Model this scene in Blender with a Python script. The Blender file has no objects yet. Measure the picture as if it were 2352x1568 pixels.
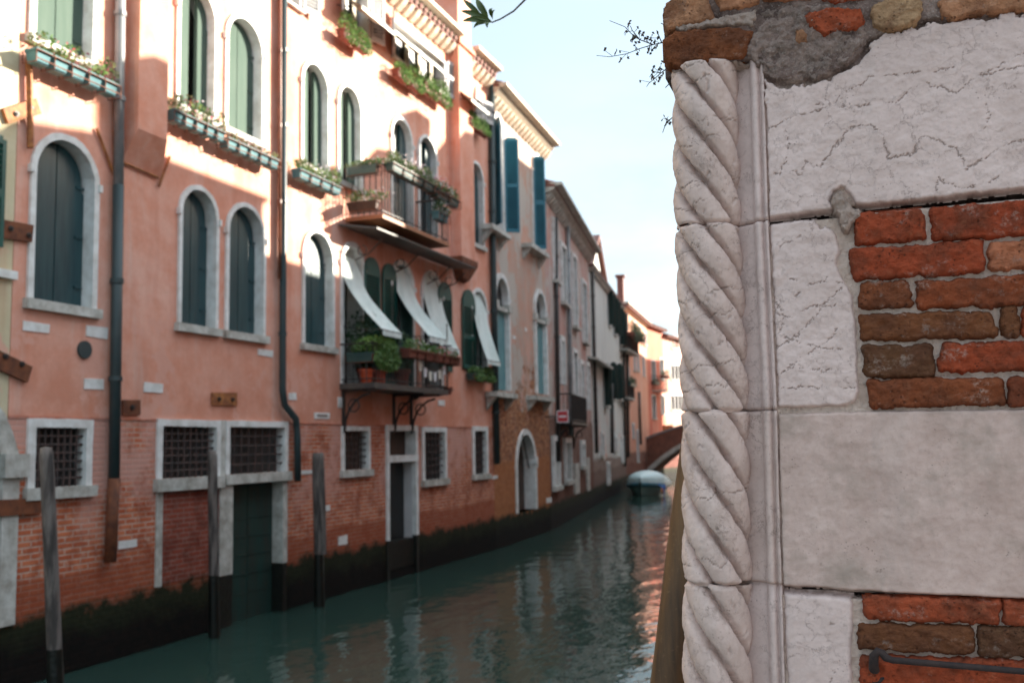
import bpy, math, random
import numpy as np
from mathutils import Vector
from mathutils.geometry import tessellate_polygon
random.seed(7)
rnd = random.random
def U(a, b): return a + (b - a) * rnd()
SC = bpy.context.scene
COL = SC.collection
PI = math.pi
# ------------------------------------------------------------------ camera model (photo 2352 x 1568 units)
FL, CX, CY, HC = 2287., 1176., 784., 2.6
YAW, PIT, ROL = math.radians(20.4), math.radians(5.89), math.radians(-1.1)
def mm(A, B): return [[sum(A[i][k] * B[k][j] for k in range(3)) for j in range(3)] for i in range(3)]
def RX(a): c, s = math.cos(a), math.sin(a); return [[1, 0, 0], [0, c, -s], [0, s, c]]
def RZ(a): c, s = math.cos(a), math.sin(a); return [[c, -s, 0], [s, c, 0], [0, 0, 1]]
RR = mm(mm(RZ(YAW), RX(PI / 2 + PIT)), RZ(ROL))
def ray(px, py):
    d = [(px - CX) / FL, -(py - CY) / FL, -1]
    return [sum(RR[i][k] * d[k] for k in range(3)) for i in range(3)]
WATER = .13
# ------------------------------------------------------------------ frames: u along a facade, v up, w outward
class Fr:
    def __init__(s, x, y, dx, dy):
        n = math.hypot(dx, dy); s.O = (x, y); s.D = (dx / n, dy / n); s.N = (dy / n, -dx / n)
        s.ang = math.atan2(dy, dx)
    def P(s, u, v, w=0): return (s.O[0] + u * s.D[0] + w * s.N[0], s.O[1] + u * s.D[1] + w * s.N[1], v)
    def px(s, x, y, w=0):
        d = ray(x, y); ox = s.O[0] + w * s.N[0]; oy = s.O[1] + w * s.N[1]
        t = (ox * s.N[0] + oy * s.N[1]) / (d[0] * s.N[0] + d[1] * s.N[1])
        X, Y = t * d[0], t * d[1]
        return ((X - s.O[0]) * s.D[0] + (Y - s.O[1]) * s.D[1], HC + t * d[2])
    def rect(s, xl, yt, yb, xr, w=0):
        ym = (yt + yb) / 2
        return s.px(xl, ym, w)[0], s.px(xr, ym, w)[0], s.px(xl, yb, w)[1], s.px(xl, yt, w)[1]
# ------------------------------------------------------------------ mesh builder in (u, v, w)
class MB:
    def __init__(s): s.v = []; s.f = []; s.smooth = False
    def add(s, vs, fs):
        b = len(s.v); s.v += [tuple(p) for p in vs]; s.f += [tuple(i + b for i in f) for f in fs]; return s
    def box(s, u0, u1, v0, v1, w0, w1, j=0):
        c = [(a, b, c) for c in (w0, w1) for b in (v0, v1) for a in (u0, u1)]
        if j: c = [(p[0] + U(-j, j), p[1] + U(-j, j), p[2]) for p in c]
        return s.add(c, [(0, 2, 3, 1), (4, 5, 7, 6), (0, 1, 5, 4), (2, 6, 7, 3), (0, 4, 6, 2), (1, 3, 7, 5)])
    def prism(s, poly, w0, w1):
        n = len(poly)
        return s.add([(a, b, w0) for a, b in poly] + [(a, b, w1) for a, b in poly],
                     [tuple(range(n))[::-1], tuple(range(n, 2 * n))] + [(i, (i + 1) % n, (i + 1) % n + n, i + n) for i in range(n)])
    def sweep(s, poly, u0, u1):   # profile (w, v) extruded along u
        n = len(poly)
        return s.add([(u0, b, a) for a, b in poly] + [(u1, b, a) for a, b in poly],
                     [tuple(range(n))[::-1], tuple(range(n, 2 * n))] + [(i, (i + 1) % n, (i + 1) % n + n, i + n) for i in range(n)])
    def tube(s, pts, r, n=8, cap=True):
        pts = [Vector(p) for p in pts]; rs = r if isinstance(r, (list, tuple)) else [r] * len(pts)
        vs = []; up = None
        for i, p in enumerate(pts):
            t = (pts[min(i + 1, len(pts) - 1)] - pts[max(i - 1, 0)]).normalized()
            if up is None:
                up = t.orthogonal().normalized()
            a = (up - t * up.dot(t)).normalized(); up = a; b = t.cross(a)
            vs += [tuple(p + (a * math.cos(2 * PI * k / n) + b * math.sin(2 * PI * k / n)) * rs[i]) for k in range(n)]
        fs = [(i * n + k, i * n + (k + 1) % n, (i + 1) * n + (k + 1) % n, (i + 1) * n + k) for i in range(len(pts) - 1) for k in range(n)]
        if cap: fs += [tuple(range(n))[::-1], tuple(range((len(pts) - 1) * n, len(pts) * n))]
        return s.add(vs, fs)
    def ring(s, outer, inner, wf, wb, wo=0.):   # frame between two open loops; inner side runs back to wb
        n = len(outer); vs = [(a, b, wf) for a, b in outer] + [(a, b, wf) for a, b in inner] + [(a, b, wb) for a, b in inner] + [(a, b, wo) for a, b in outer]
        fs = []
        for i in range(n - 1):
            fs += [(i, i + 1, n + i + 1, n + i), (n + i, n + i + 1, 2 * n + i + 1, 2 * n + i), (3 * n + i, 3 * n + i + 1, i + 1, i)]
        return s.add(vs, fs)
    def leaves(s, c, r, n, size, flat=1.):
        for _ in range(n):
            while 1:
                d = Vector((U(-1, 1), U(-1, 1), U(-1, 1)))
                if d.length <= 1: break
            k = .55 + .45 * rnd(); d *= k / max(d.length, .3) if rnd() < .5 else 1
            p = Vector((c[0] + d[0] * r[0], c[1] + d[1] * r[1], c[2] + d[2] * r[2]))
            a = Vector((U(-1, 1), U(-1, 1), U(-1, 1))).normalized(); b = a.orthogonal().normalized()
            L = size * U(.6, 1.3)
            s.add([p - a * L * .5, p + b * L * .28, p + a * L * .5, p - b * L * .28], [(0, 1, 2, 3)])
        return s
    def grid(s, P, close=False):   # P[i][j] -> points
        ni, nj = len(P), len(P[0]); vs = [q for r in P for q in r]
        fs = [(i * nj + j, i * nj + j + 1, (i + 1) * nj + j + 1, (i + 1) * nj + j) for i in range(ni - 1) for j in range(nj - 1)]
        if close: fs += [(i * nj + nj - 1, i * nj, (i + 1) * nj, (i + 1) * nj + nj - 1) for i in range(ni - 1)]
        s.smooth = True
        return s.add(vs, fs)
ORG = {}
def part(name, mb, mat, parent, smooth=None, label=None, attrs=None):
    F, o = ORG[parent.name]
    me = bpy.data.meshes.new(name)
    me.from_pydata([(a - o[0], -(c - o[2]), b - o[1]) for a, b, c in mb.v], [], mb.f)
    return fin(name, me, mb, mat, parent, smooth, label, attrs)
def fin(name, me, mb, mat, parent, smooth, label, attrs):
    me.materials.append(MAT[mat] if isinstance(mat, str) else mat)
    if attrs:
        for k, vals in attrs.items():
            at = me.attributes.new(k, 'FLOAT', 'POINT'); at.data.foreach_set('value', vals)
    sm = mb.smooth if smooth is None else smooth
    if sm: me.polygons.foreach_set('use_smooth', [True] * len(me.polygons))
    me.update()
    o = bpy.data.objects.new(name, me); COL.objects.link(o)
    if parent: o.parent = parent; ORG[o.name] = ORG[parent.name]
    if label: o['label'] = label
    return o
def thing(name, label, cat, F, org, group=None):
    o = bpy.data.objects.new(name, None); COL.objects.link(o); o.empty_display_size = .2
    o.location = F.P(*org); o.rotation_euler = (0, 0, F.ang)
    o['label'] = label; o['category'] = cat
    if group: o['group'] = group
    ORG[o.name] = (F, org); return o
def struct(name, vs, fs, mat, smooth=False):
    me = bpy.data.meshes.new(name); me.from_pydata(vs, [], fs); me.materials.append(MAT[mat])
    o = bpy.data.objects.new(name, me); COL.objects.link(o); o['kind'] = 'structure'; o['label'] = name.replace('_', ' '); return o
# ------------------------------------------------------------------ materials
MAT = {}
class NT:
    def __init__(s, name):
        m = bpy.data.materials.new(name); m.use_nodes = True; s.m = m; s.t = m.node_tree; s.t.nodes.clear(); MAT[name] = m
        s.out = s.n('ShaderNodeOutputMaterial'); s.b = s.n('ShaderNodeBsdfPrincipled'); s.l(s.b.outputs[0], s.out.inputs[0])
        s.co = s.n('ShaderNodeTexCoord').outputs['Object']
    def n(s, t, **k):
        x = s.t.nodes.new(t)
        for a, b in k.items(): setattr(x, a, b)
        return x
    def l(s, a, b): s.t.links.new(a, b)
    def set(s, sock, v):
        if hasattr(v, 'is_output') or isinstance(v, bpy.types.NodeSocket): s.l(v, sock)
        elif isinstance(v, (tuple, list)) and len(v) == 3 and sock.type == 'RGBA': sock.default_value = (*v, 1)
        else: sock.default_value = v
    def map(s, sc=(1, 1, 1), loc=(0, 0, 0), rot=(0, 0, 0), src=None):
        x = s.n('ShaderNodeMapping'); s.l(src or s.co, x.inputs[0]); x.inputs[1].default_value = loc; x.inputs[2].default_value = rot; x.inputs[3].default_value = sc; return x.outputs[0]
    def noise(s, scale, det=4, rough=.55, src=None, dist=0.):
        x = s.n('ShaderNodeTexNoise'); s.l(src or s.co, x.inputs['Vector']); x.inputs['Scale'].default_value = scale; x.inputs['Detail'].default_value = det; x.inputs['Roughness'].default_value = rough; x.inputs['Distortion'].default_value = dist; return x.outputs[0]
    def vor(s, scale, feat='DISTANCE_TO_EDGE', src=None):
        x = s.n('ShaderNodeTexVoronoi', feature=feat); s.l(src or s.co, x.inputs['Vector']); x.inputs['Scale'].default_value = scale; return x.outputs[0]
    def ramp(s, f, a, b, c0=0., c1=1.):   # map range, clamped
        x = s.n('ShaderNodeMapRange'); s.set(x.inputs[0], f); x.inputs[1].default_value = a; x.inputs[2].default_value = b; x.inputs[3].default_value = c0; x.inputs[4].default_value = c1; return x.outputs[0]
    def math(s, op, a, b=0.):
        x = s.n('ShaderNodeMath', operation=op); s.set(x.inputs[0], a); s.set(x.inputs[1], b); return x.outputs[0]
    def mix(s, f, a, b, bt='MIX'):
        x = s.n('ShaderNodeMix', data_type='RGBA', blend_type=bt); s.set(x.inputs[0], f); s.set(x.inputs[6], a); s.set(x.inputs[7], b); return x.outputs[2]
    def bump(s, h, st, dist, prev=None):
        x = s.n('ShaderNodeBump'); s.set(x.inputs['Height'], h); x.inputs['Strength'].default_value = st; x.inputs['Distance'].default_value = dist
        if prev: s.l(prev, x.inputs['Normal'])
        return x.outputs[0]
    def done(s, col, rough=.8, nrm=None, metal=0., spec=None):
        s.set(s.b.inputs['Base Color'], col); s.set(s.b.inputs['Roughness'], rough); s.b.inputs['Metallic'].default_value = metal
        if spec is not None: s.b.inputs['Specular IOR Level'].default_value = spec
        if nrm: s.l(nrm, s.b.inputs['Normal'])
        return s.m
    def sep(s):
        x = s.n('ShaderNodeSeparateXYZ'); s.l(s.co, x.inputs[0]); return x.outputs
def simple(name, c1, c2=None, scale=3., rough=.7, bump=.0, dist=.01, st=(1, 1, 1), metal=0., spec=None, lo=.35, hi=.65):
    t = NT(name); src = t.map(st)
    f = t.ramp(t.noise(scale, 5, .6, src), lo, hi)
    col = t.mix(f, c1, c2 or tuple(x * .75 for x in c1))
    nrm = t.bump(t.noise(scale * 4, 4, .6, src), bump, dist) if bump else None
    return t.done(col, rough, nrm, metal, spec)
def house(name, p1, p2, p3, brick_top, brick1, brick2, mort, rag=.12, peel=None, algae=.80, pale=None, dark_band=1.45, streak=(.5, .2, .12), under=None, rub=0):
    """plaster above, brick below, algae at the water"""
    t = NT(name); x, y, z = t.sep()
    cmb = t.n('ShaderNodeCombineXYZ'); t.l(x, cmb.inputs[0]); t.l(z, cmb.inputs[1])
    n1 = t.noise(.55, 6, .6); n2 = t.noise(2.3, 6, .65); fine = t.noise(14, 5, .6)
    sv = t.noise(1.6, 4, .6, t.map((1, 1, .12)))
    pl = t.mix(t.ramp(n1, .35, .65), p1, p2); pl = t.mix(t.ramp(n2, .44, .76), pl, p3)
    pl = t.mix(t.ramp(sv, .52, .70, 0, .6), pl, streak); sv2 = t.noise(2.7, 5, .65, t.map((1, 1, .09), (5, 2, 1))); pl = t.mix(t.ramp(sv2, .56, .72, 0, .45), pl, (.70, .56, .50))
    lowst = t.math('MULTIPLY', t.ramp(t.math('ADD', z, t.math('MULTIPLY', sv, 1.4)), brick_top + .9, brick_top + 2.0, 1, 0), t.ramp(t.noise(1.1, 6, .7, t.map((1, 1, 1), (2, 2, 2))), .42, .6)); pl = t.mix(t.math('MULTIPLY', lowst, .65), pl, tuple(c_ * .86 for c_ in p3))
    pl = t.mix(t.ramp(fine, .3, .75, 0, .16), pl, tuple(c * .55 for c in p2))
    hp = t.math('MULTIPLY', t.ramp(t.noise(1.0, 8, .72, t.map((1, 1, .9), (6, 3, 1))), .545, .56), t.ramp(z, brick_top + 2.2, brick_top + .9)); pl = t.mix(t.math('MULTIPLY', hp, .8), pl, (.70, .36, .28))
    if under: # second coat showing through, big blotches
        nb = t.noise(.9, 7, .7, t.map((1, 1, .55), (3, 1, 7))); pl = t.mix(t.ramp(nb, .5, .535), pl, under)
    bt = t.n('ShaderNodeTexBrick'); t.l(cmb.outputs[0], bt.inputs[0])
    for i, v in ((4, 1.), (5, .010), (6, .3), (7, .1), (8, .24), (9, .066)): bt.inputs[i].default_value = v
    t.set(bt.inputs[1], brick1); t.set(bt.inputs[2], brick2); t.set(bt.inputs[3], mort)
    bc = t.mix(t.ramp(t.noise(2.6, 6, .7), .45, .62, 0, .8), bt.outputs[0], tuple(c * .62 for c in brick1)); bc = t.mix(t.ramp(t.noise(5.5, 6, .75, t.map((1, 1, 1.6), (1, 2, 9))), .54, .66, 0, .7), bc, mort)
    if rub: bc = t.mix(t.ramp(t.noise(4.5, 7, .75, t.map((1, 1, 1.8))), .42, .58, .0, .8), bc, (.12, .038, .026)); bc = t.mix(t.math('MULTIPLY', t.ramp(t.noise(7, 6, .75, t.map((1, 1, 2), (4, 4, 4))), .52, .62, 0, .8), t.ramp(z, 2.0, 3.0)), bc, (.62, .36, .20))
    if pale:
        bc = t.mix(t.math('MULTIPLY', t.ramp(t.noise(.8, 6, .7, t.map((1, 1, 1), (9, 0, 4))), .46, .56, 0, .85), t.ramp(z, 1.5, 2.1)), bc, pale)
    bc = t.mix(t.ramp(t.math('ADD', z, t.math('MULTIPLY', n1, .5)), dark_band + .22, dark_band + .3, .7, 0), bc, tuple(c * .62 for c in brick1))
    lim = t.math('ADD', z, t.math('MULTIPLY', t.math('SUBTRACT', n2, .5), rag * 2))
    isb = t.ramp(lim, brick_top - .012, brick_top + .012, 1, 0)
    if peel:   # patches of plaster gone above the line
        npl = t.noise(peel[1], 8, .72, t.map((1, 1, .8), (1, 5, 2))); lvl = t.ramp(z, brick_top, peel[2], peel[0] - .1, peel[0] + .25)
        isb = t.math('MAXIMUM', isb, t.ramp(t.math('SUBTRACT', npl, lvl), 0, .012))
    col = t.mix(isb, pl, bc)
    al = t.math('ADD', z, t.math('MULTIPLY', t.math('SUBTRACT', t.noise(2.6, 7, .7), .5), .75))
    g = t.mix(t.ramp(fine, .3, .7), (.010, .014, .005), (.026, .026, .012))
    col = t.mix(t.ramp(al, algae - .02, algae + .14, 1, 0), col, g)
    col = t.mix(t.ramp(al, algae - .35, algae - .12, 1, 0), col, t.mix(t.ramp(t.noise(9, 5, .7), .4, .7), (.003, .0025, .002), (.012, .006, .004)))
    h = t.math('ADD', t.math('MULTIPLY', bt.outputs[1], t.math('MULTIPLY', isb, -1.)), t.math('MULTIPLY', t.noise(5, 6, .7), .9))
    h = t.math('ADD', h, t.math('MULTIPLY', isb, -.8))
    nr = t.bump(h, .7, .015)
    return t.done(col, .85, nr, spec=.2)
house('gate_brick', (.3,.1,.08), (.3,.1,.08), (.3,.1,.08), 9., (.22, .050, .032), (.30, .065, .038), (.30, .15, .12), rag=.01, dark_band=.5)
salm = ((.75, .335, .235), (.78, .43, .34), (.68, .25, .15))
house('pink_house', *salm, 3.0, (.46, .105, .048), (.60, .18, .085), (.58, .40, .32), rag=.03, pale=(.62, .33, .27), dark_band=1.25, streak=(.55, .17, .09))
house('peeling_house', (.58, .33, .25), (.48, .38, .32), (.62, .27, .18), 3.7, (.66, .24, .09), (.28, .065, .033), (.64, .42, .28), rag=2.6, rub=1, peel=(.60, 1.3, 8), dark_band=2.2, streak=(.40, .36, .33), under=(.50, .43, .38))
house('worn_pink_house', (.56, .27, .22), (.50, .30, .26), (.46, .34, .30), 3.3, (.24, .085, .055), (.16, .07, .05), (.30, .24, .20), rag=1.2, peel=(.66, 1.1, 7), streak=(.46, .42, .39), under=(.52, .44, .40))
house('grey_white_house', (.66, .68, .66), (.60, .62, .60), (.68, .67, .62), 1.9, (.26, .15, .12), (.30, .2, .16), (.36, .32, .28), rag=.4, peel=(.74, 1.2, 4), streak=(.36, .37, .35))
house('salmon_house', (.72, .33, .22), (.70, .37, .27), (.68, .30, .19), 2.0, (.30, .1, .07), (.22, .08, .06), (.33, .25, .2), rag=.5, streak=(.55, .22, .14))
house('red_house', (.62, .16, .10), (.55, .2, .14), (.58, .14, .09), 1.8, (.26, .08, .06), (.2, .07, .05), (.3, .2, .18), rag=.4)
house('rose_house', (.62, .30, .25), (.62, .36, .29), (.66, .32, .22), 1.8, (.26, .08, .06), (.2, .07, .05), (.3, .2, .18), rag=.4)
house('cream_house', (.66, .56, .36), (.60, .50, .33), (.7, .62, .45), 2.9, (.42, .105, .045), (.55, .17, .075), (.5, .4, .3), rag=.06)
simple('stone_trim', (.82, .81, .80), (.60, .57, .54), 5, .7, .5, .006)
simple('stone_worn', (.60, .58, .54), (.34, .31, .27), 6, .8, .6, .01)
simple('reveal_plaster', (.64, .62, .63), (.54, .51, .51), 2, .8, .2, .005)
simple('teal_shutter', (.010, .040, .050), (.024, .070, .078), 2.2, .34, .25, .003, st=(7, 7, .6))
simple('pale_shutter', (.080, .115, .095), (.10, .135, .112), 2.0, .85, .2, .003, st=(7, 7, .6), spec=.05)
simple('green_louvre', (.006, .088, .070), (.010, .066, .056), 3, .4)
simple('blue_louvre', (.018, .13, .19), (.03, .17, .23), 3, .45)
simple('teal_door', (.008, .045, .038), (.02, .03, .025), 1.4, .55, .3, .004, st=(6, 6, .8))
simple('dark_void', (.006, .006, .007), (.012, .011, .011), 2, .4)
simple('dusty_pane', (.045, .038, .034), (.015, .015, .016), 4, .5)
simple('dark_wood', (.035, .018, .012), (.07, .035, .022), 3, .6, .3, .004, st=(5, 5, 1))
simple('rust', (.20, .060, .022), (.085, .025, .012), 9, .8, .5, .004)
simple('rust_bright', (.42, .16, .045), (.2, .06, .025), 12, .75, .4, .004)
simple('dark_iron', (.018, .018, .020), (.05, .032, .025), 8, .55, .2, .003)
simple('pipe_teal', (.028, .050, .055), (.045, .060, .062), 3, .45, spec=.4)
simple('pipe_grey', (.30, .30, .30), (.17, .18, .19), 3, .5)
simple('pipe_copper', (.24, .095, .055), (.12, .05, .03), 4, .5)
simple('awning_cloth', (.76, .82, .79), (.60, .67, .64), 2, .8, 1., .04, st=(2, 2, .8))
simple('cream_cloth', (.78, .76, .68), (.68, .66, .58), 3, .8, .3, .01)
simple('teal_pot', (.11, .22, .24), (.07, .16, .18), 5, .7, spec=.15)
simple('dark_pot', (.02, .07, .07), (.05, .1, .09), 5, .4)
simple('clay_pot', (.24, .065, .045), (.15, .045, .03), 6, .7); simple('orange_pot', (.55, .075, .02), (.4, .06, .02), 6, .6)
simple('leaf_green', (.055, .13, .025), (.11, .19, .04), 25, .55)
simple('leaf_dark', (.016, .045, .014), (.03, .07, .02), 20, .55)
simple('leaf_olive', (.14, .17, .06), (.22, .22, .09), 20, .6)
simple('leaf_fresh', (.09, .20, .03), (.17, .28, .06), 20, .55)
simple('flower_white', (.8, .76, .74), (.75, .55, .6), 30, .6)
simple('flower_red', (.6, .03, .05), (.7, .2, .3), 30, .6)
simple('roof_tile', (.22, .085, .065), (.14, .06, .05), 8, .8, .5, .02)
simple('mooring_wood', (.20, .165, .15), (.055, .045, .042), 2.2, .8, 1., .02, st=(7, 7, .8), lo=.4, hi=.6)
simple('wet_wood', (.008, .009, .006), (.004, .004, .0035), 5, .45, .6, .02)
simple('boat_hull', (.24, .34, .31), (.17, .26, .24), 3, .35)
simple('boat_band', (.045, .15, .21), (.06, .19, .24), 3, .4)
simple('boat_cover', (.50, .64, .65), (.58, .70, .71), 2, .5, .3, .02)
simple('blue_rope', (.02, .13, .42), (.03, .1, .3), 6, .5)
simple('orange_float', (.7, .25, .08), (.6, .2, .06), 6, .5)
simple('sign_red', (.52, .012, .022), (.47, .012, .022), 2, .35)
simple('sign_white', (.8, .8, .82), (.74, .74, .78), 2, .35)
simple('bridge_brick', (.22, .085, .055), (.13, .055, .04), 3, .8, .5, .02)
simple('board', (.40, .17, .08), (.30, .12, .06), 4, .6, .3, .004, st=(1, 6, 6))
simple('metal_sheet', (.05, .045, .045), (.10, .085, .07), 3, .5, .2, .01)
simple('side_brick', (.28, .1, .06), (.2, .075, .05), 5, .85, .5, .02)
simple('paving', (.3, .28, .27), (.2, .19, .18), 2, .8, .4, .01)
simple('grille_iron', (.07, .035, .028), (.03, .022, .022), 6, .6)
simple('curtain', (.45, .40, .30), (.38, .33, .25), 2, .8)
simple('cornice_stone', (.62, .52, .40), (.50, .42, .34), 4, .75, .4, .008)
# water
t = NT('canal_water')
wv = t.noise(1.9, 3, .5, t.map((1., .55, 1)), .2); wf = t.noise(8.0, 3, .55, t.map((1., .55, 1))); wl = t.noise(.35, 2, .5)
h = t.math('ADD', t.math('MULTIPLY', wv, 1.), t.math('MULTIPLY', wf, .16))
nr = t.bump(h, .09, .3)
t.done(t.mix(t.ramp(wl, .3, .7), (.020, .044, .036), (.027, .054, .044)), .03, nr, spec=.5); t.b.inputs['IOR'].default_value = 1.33
# foreground stone
def stone(name, c1, c2, c3, crack=1., blotch=0.):
    t = NT(name)
    wob = t.n('ShaderNodeTexNoise'); t.l(t.co, wob.inputs['Vector']); wob.inputs['Scale'].default_value = 14; wob.inputs['Detail'].default_value = 6; wob.inputs['Roughness'].default_value = .7
    vm = t.n('ShaderNodeVectorMath', operation='MULTIPLY_ADD'); t.l(wob.outputs[1], vm.inputs[0]); vm.inputs[1].default_value = (.12, .12, .12); t.l(t.co, vm.inputs[2])
    v1 = t.vor(8, src=t.map((1, 1, 1.9), src=vm.outputs[0])); v2 = t.vor(22, src=t.map((1, 1, 1.6), (3, 2, 1), src=vm.outputs[0]))
    m1 = t.ramp(t.noise(6, 3, .6, t.map((1, 1, 1), (4, 4, 1))), .44, .58); m2 = t.ramp(t.noise(9, 3, .6, t.map((1, 1, 1), (7, 1, 3))), .46, .60)
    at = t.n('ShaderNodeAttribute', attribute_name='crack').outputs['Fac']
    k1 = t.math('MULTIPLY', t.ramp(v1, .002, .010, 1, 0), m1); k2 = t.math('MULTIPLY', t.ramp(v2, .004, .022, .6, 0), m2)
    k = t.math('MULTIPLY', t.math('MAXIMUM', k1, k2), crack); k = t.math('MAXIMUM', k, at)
    fine = t.noise(90, 5, .65); mid = t.noise(22, 5, .6); big = t.noise(4.2, 5, .62)
    col = t.mix(t.ramp(big, .36, .66), c1, c2); col = t.mix(t.ramp(mid, .42, .74, 0, .5), col, c3)
    col = t.mix(t.ramp(fine, .5, .8, 0, .30), col, tuple(c * .55 for c in c2))
    if blotch: col = t.mix(t.ramp(t.noise(7, 6, .62, t.map((1, 1, 1), (2, 0, 8.3))), .50, .68, 0, blotch), col, (.30, .225, .19))
    rs_ = t.noise(7, 5, .65, t.map((1, 1, .12), (1, 1, 1))); col = t.mix(t.ramp(rs_, .54, .70, 0, .32), col, (.30, .255, .235))
    pits = t.ramp(t.vor(120, 'F1'), .10, .22, 1, 0); pits = t.math('MULTIPLY', pits, t.ramp(t.noise(12, 4, .6), .52, .66))
    col = t.mix(t.math('MULTIPLY', pits, .5), col, (.12, .09, .08))
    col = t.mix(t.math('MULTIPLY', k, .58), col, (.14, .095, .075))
    n = t.bump(t.math('SUBTRACT', t.math('ADD', t.math('MULTIPLY', mid, 1.), t.math('MULTIPLY', fine, .5)), t.math('MULTIPLY', pits, .8)), .6, .0032)
    n = t.bump(t.math('MULTIPLY', k, -1.), .6, .003, n)
    return t.done(col, .78, n, spec=.25)
stone('istrian_stone', (.60, .455, .425), (.52, .39, .36), (.44, .32, .29), .8)
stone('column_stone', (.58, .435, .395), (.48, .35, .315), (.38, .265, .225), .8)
stone('smooth_stone', (.51, .365, .325), (.36, .245, .210), (.60, .445, .40), .06, .95)
# foreground brick: tint attribute picks the clay colour
t = NT('old_brick')
ti = t.n('ShaderNodeAttribute', attribute_name='tint').outputs['Fac']
cr = t.n('ShaderNodeValToRGB'); t.l(ti, cr.inputs[0]); e = cr.color_ramp.elements
e[0].position = 0; e[0].color = (.135, .062, .032, 1); e[1].position = 1; e[1].color = (.50, .30, .17, 1)
for p, c in ((.25, (.24, .080, .032, 1)), (.5, (.38, .066, .027, 1)), (.7, (.45, .095, .040, 1)), (.85, (.54, .23, .125, 1))):
    q = e.new(p); q.color = c
n1 = t.noise(13, 6, .65); n2 = t.noise(45, 6, .7); n3 = t.noise(160, 4, .7); pt = t.math('MULTIPLY', t.ramp(t.vor(95, 'F1'), .12, .28, 1, 0), t.ramp(t.noise(20, 4, .6), .48, .6))
col = t.mix(t.ramp(n1, .42, .62, 0, .66), cr.outputs[0], (.11, .042, .025)); col = t.mix(t.ramp(n2, .56, .72, 0, .4), col, (.34, .13, .07))
col = t.mix(t.ramp(t.noise(30, 5, .7, t.map((1, 1, 1), (5, 2, 1))), .62, .74, 0, .5), col, (.40, .33, .30)); col = t.mix(t.ramp(n3, .55, .75, 0, .4), col, (.07, .03, .02))
col = t.mix(t.math('MULTIPLY', pt, .55), col, (.06, .025, .018)); salt = t.math('MULTIPLY', t.ramp(t.noise(11, 5, .7, t.map((1, 1, 1.6), (8, 1, 2))), .56, .68), t.ramp(t.noise(120, 4, .7), .45, .6)); col = t.mix(t.math('MULTIPLY', salt, .55), col, (.55, .42, .36))
ns = t.noise(26, 6, .8, t.map((1, 1, 2.6)))
n = t.bump(t.math('SUBTRACT', t.math('ADD', t.math('ADD', n1, ns), t.math('MULTIPLY', n2, .9)), t.math('MULTIPLY', pt, .5)), 1., .012); n = t.bump(n3, .8, .003, n)
t.done(col, .88, n, spec=.15)
t = NT('lime_mortar')
gr = t.n('ShaderNodeAttribute', attribute_name='tint').outputs['Fac']
n1 = t.noise(16, 6, .65); n2 = t.noise(70, 6, .7); n3 = t.noise(220, 3, .7)
col = t.mix(t.ramp(n1, .38, .68), (.76, .58, .50), (.58, .42, .35)); grey = t.mix(t.ramp(n1, .38, .66), (.10, .064, .055), (.34, .23, .20))
col = t.mix(gr, col, grey); col = t.mix(t.ramp(n2, .56, .76, 0, .6), col, (.13, .10, .09)); col = t.mix(t.ramp(n3, .55, .75, 0, .45), col, (.62, .56, .52))
n = t.bump(t.math('ADD', n1, n2), 1., .014); n = t.bump(t.noise(130, 4, .7), 1., .005, n); n = t.bump(n3, .8, .002, n)
t.done(col, .9, n, spec=.15)
t = NT('weathered_pole')
n1 = t.noise(5, 6, .65, t.map((5, 5, .5))); n2 = t.noise(60, 4, .6)
col = t.mix(t.ramp(n1, .35, .66), (.165, .088, .040), (.070, .040, .024)); col = t.mix(t.ramp(n2, .6, .75, 0, .5), col, (.28, .17, .09))
t.done(col, .5, t.bump(n1, .5, .006), spec=.4)
simple('twig_bark', (.07, .055, .05), (.04, .035, .03), 30, .8); simple('twig_leaf', (.06, .065, .05), (.12, .07, .05), 60, .7); simple('sprig_leaf', (.075, .11, .018), (.045, .07, .014), 20, .45)
simple('black_iron', (.012, .007, .008), (.030, .015, .013), 60, .85, .5, .002); 
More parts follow.
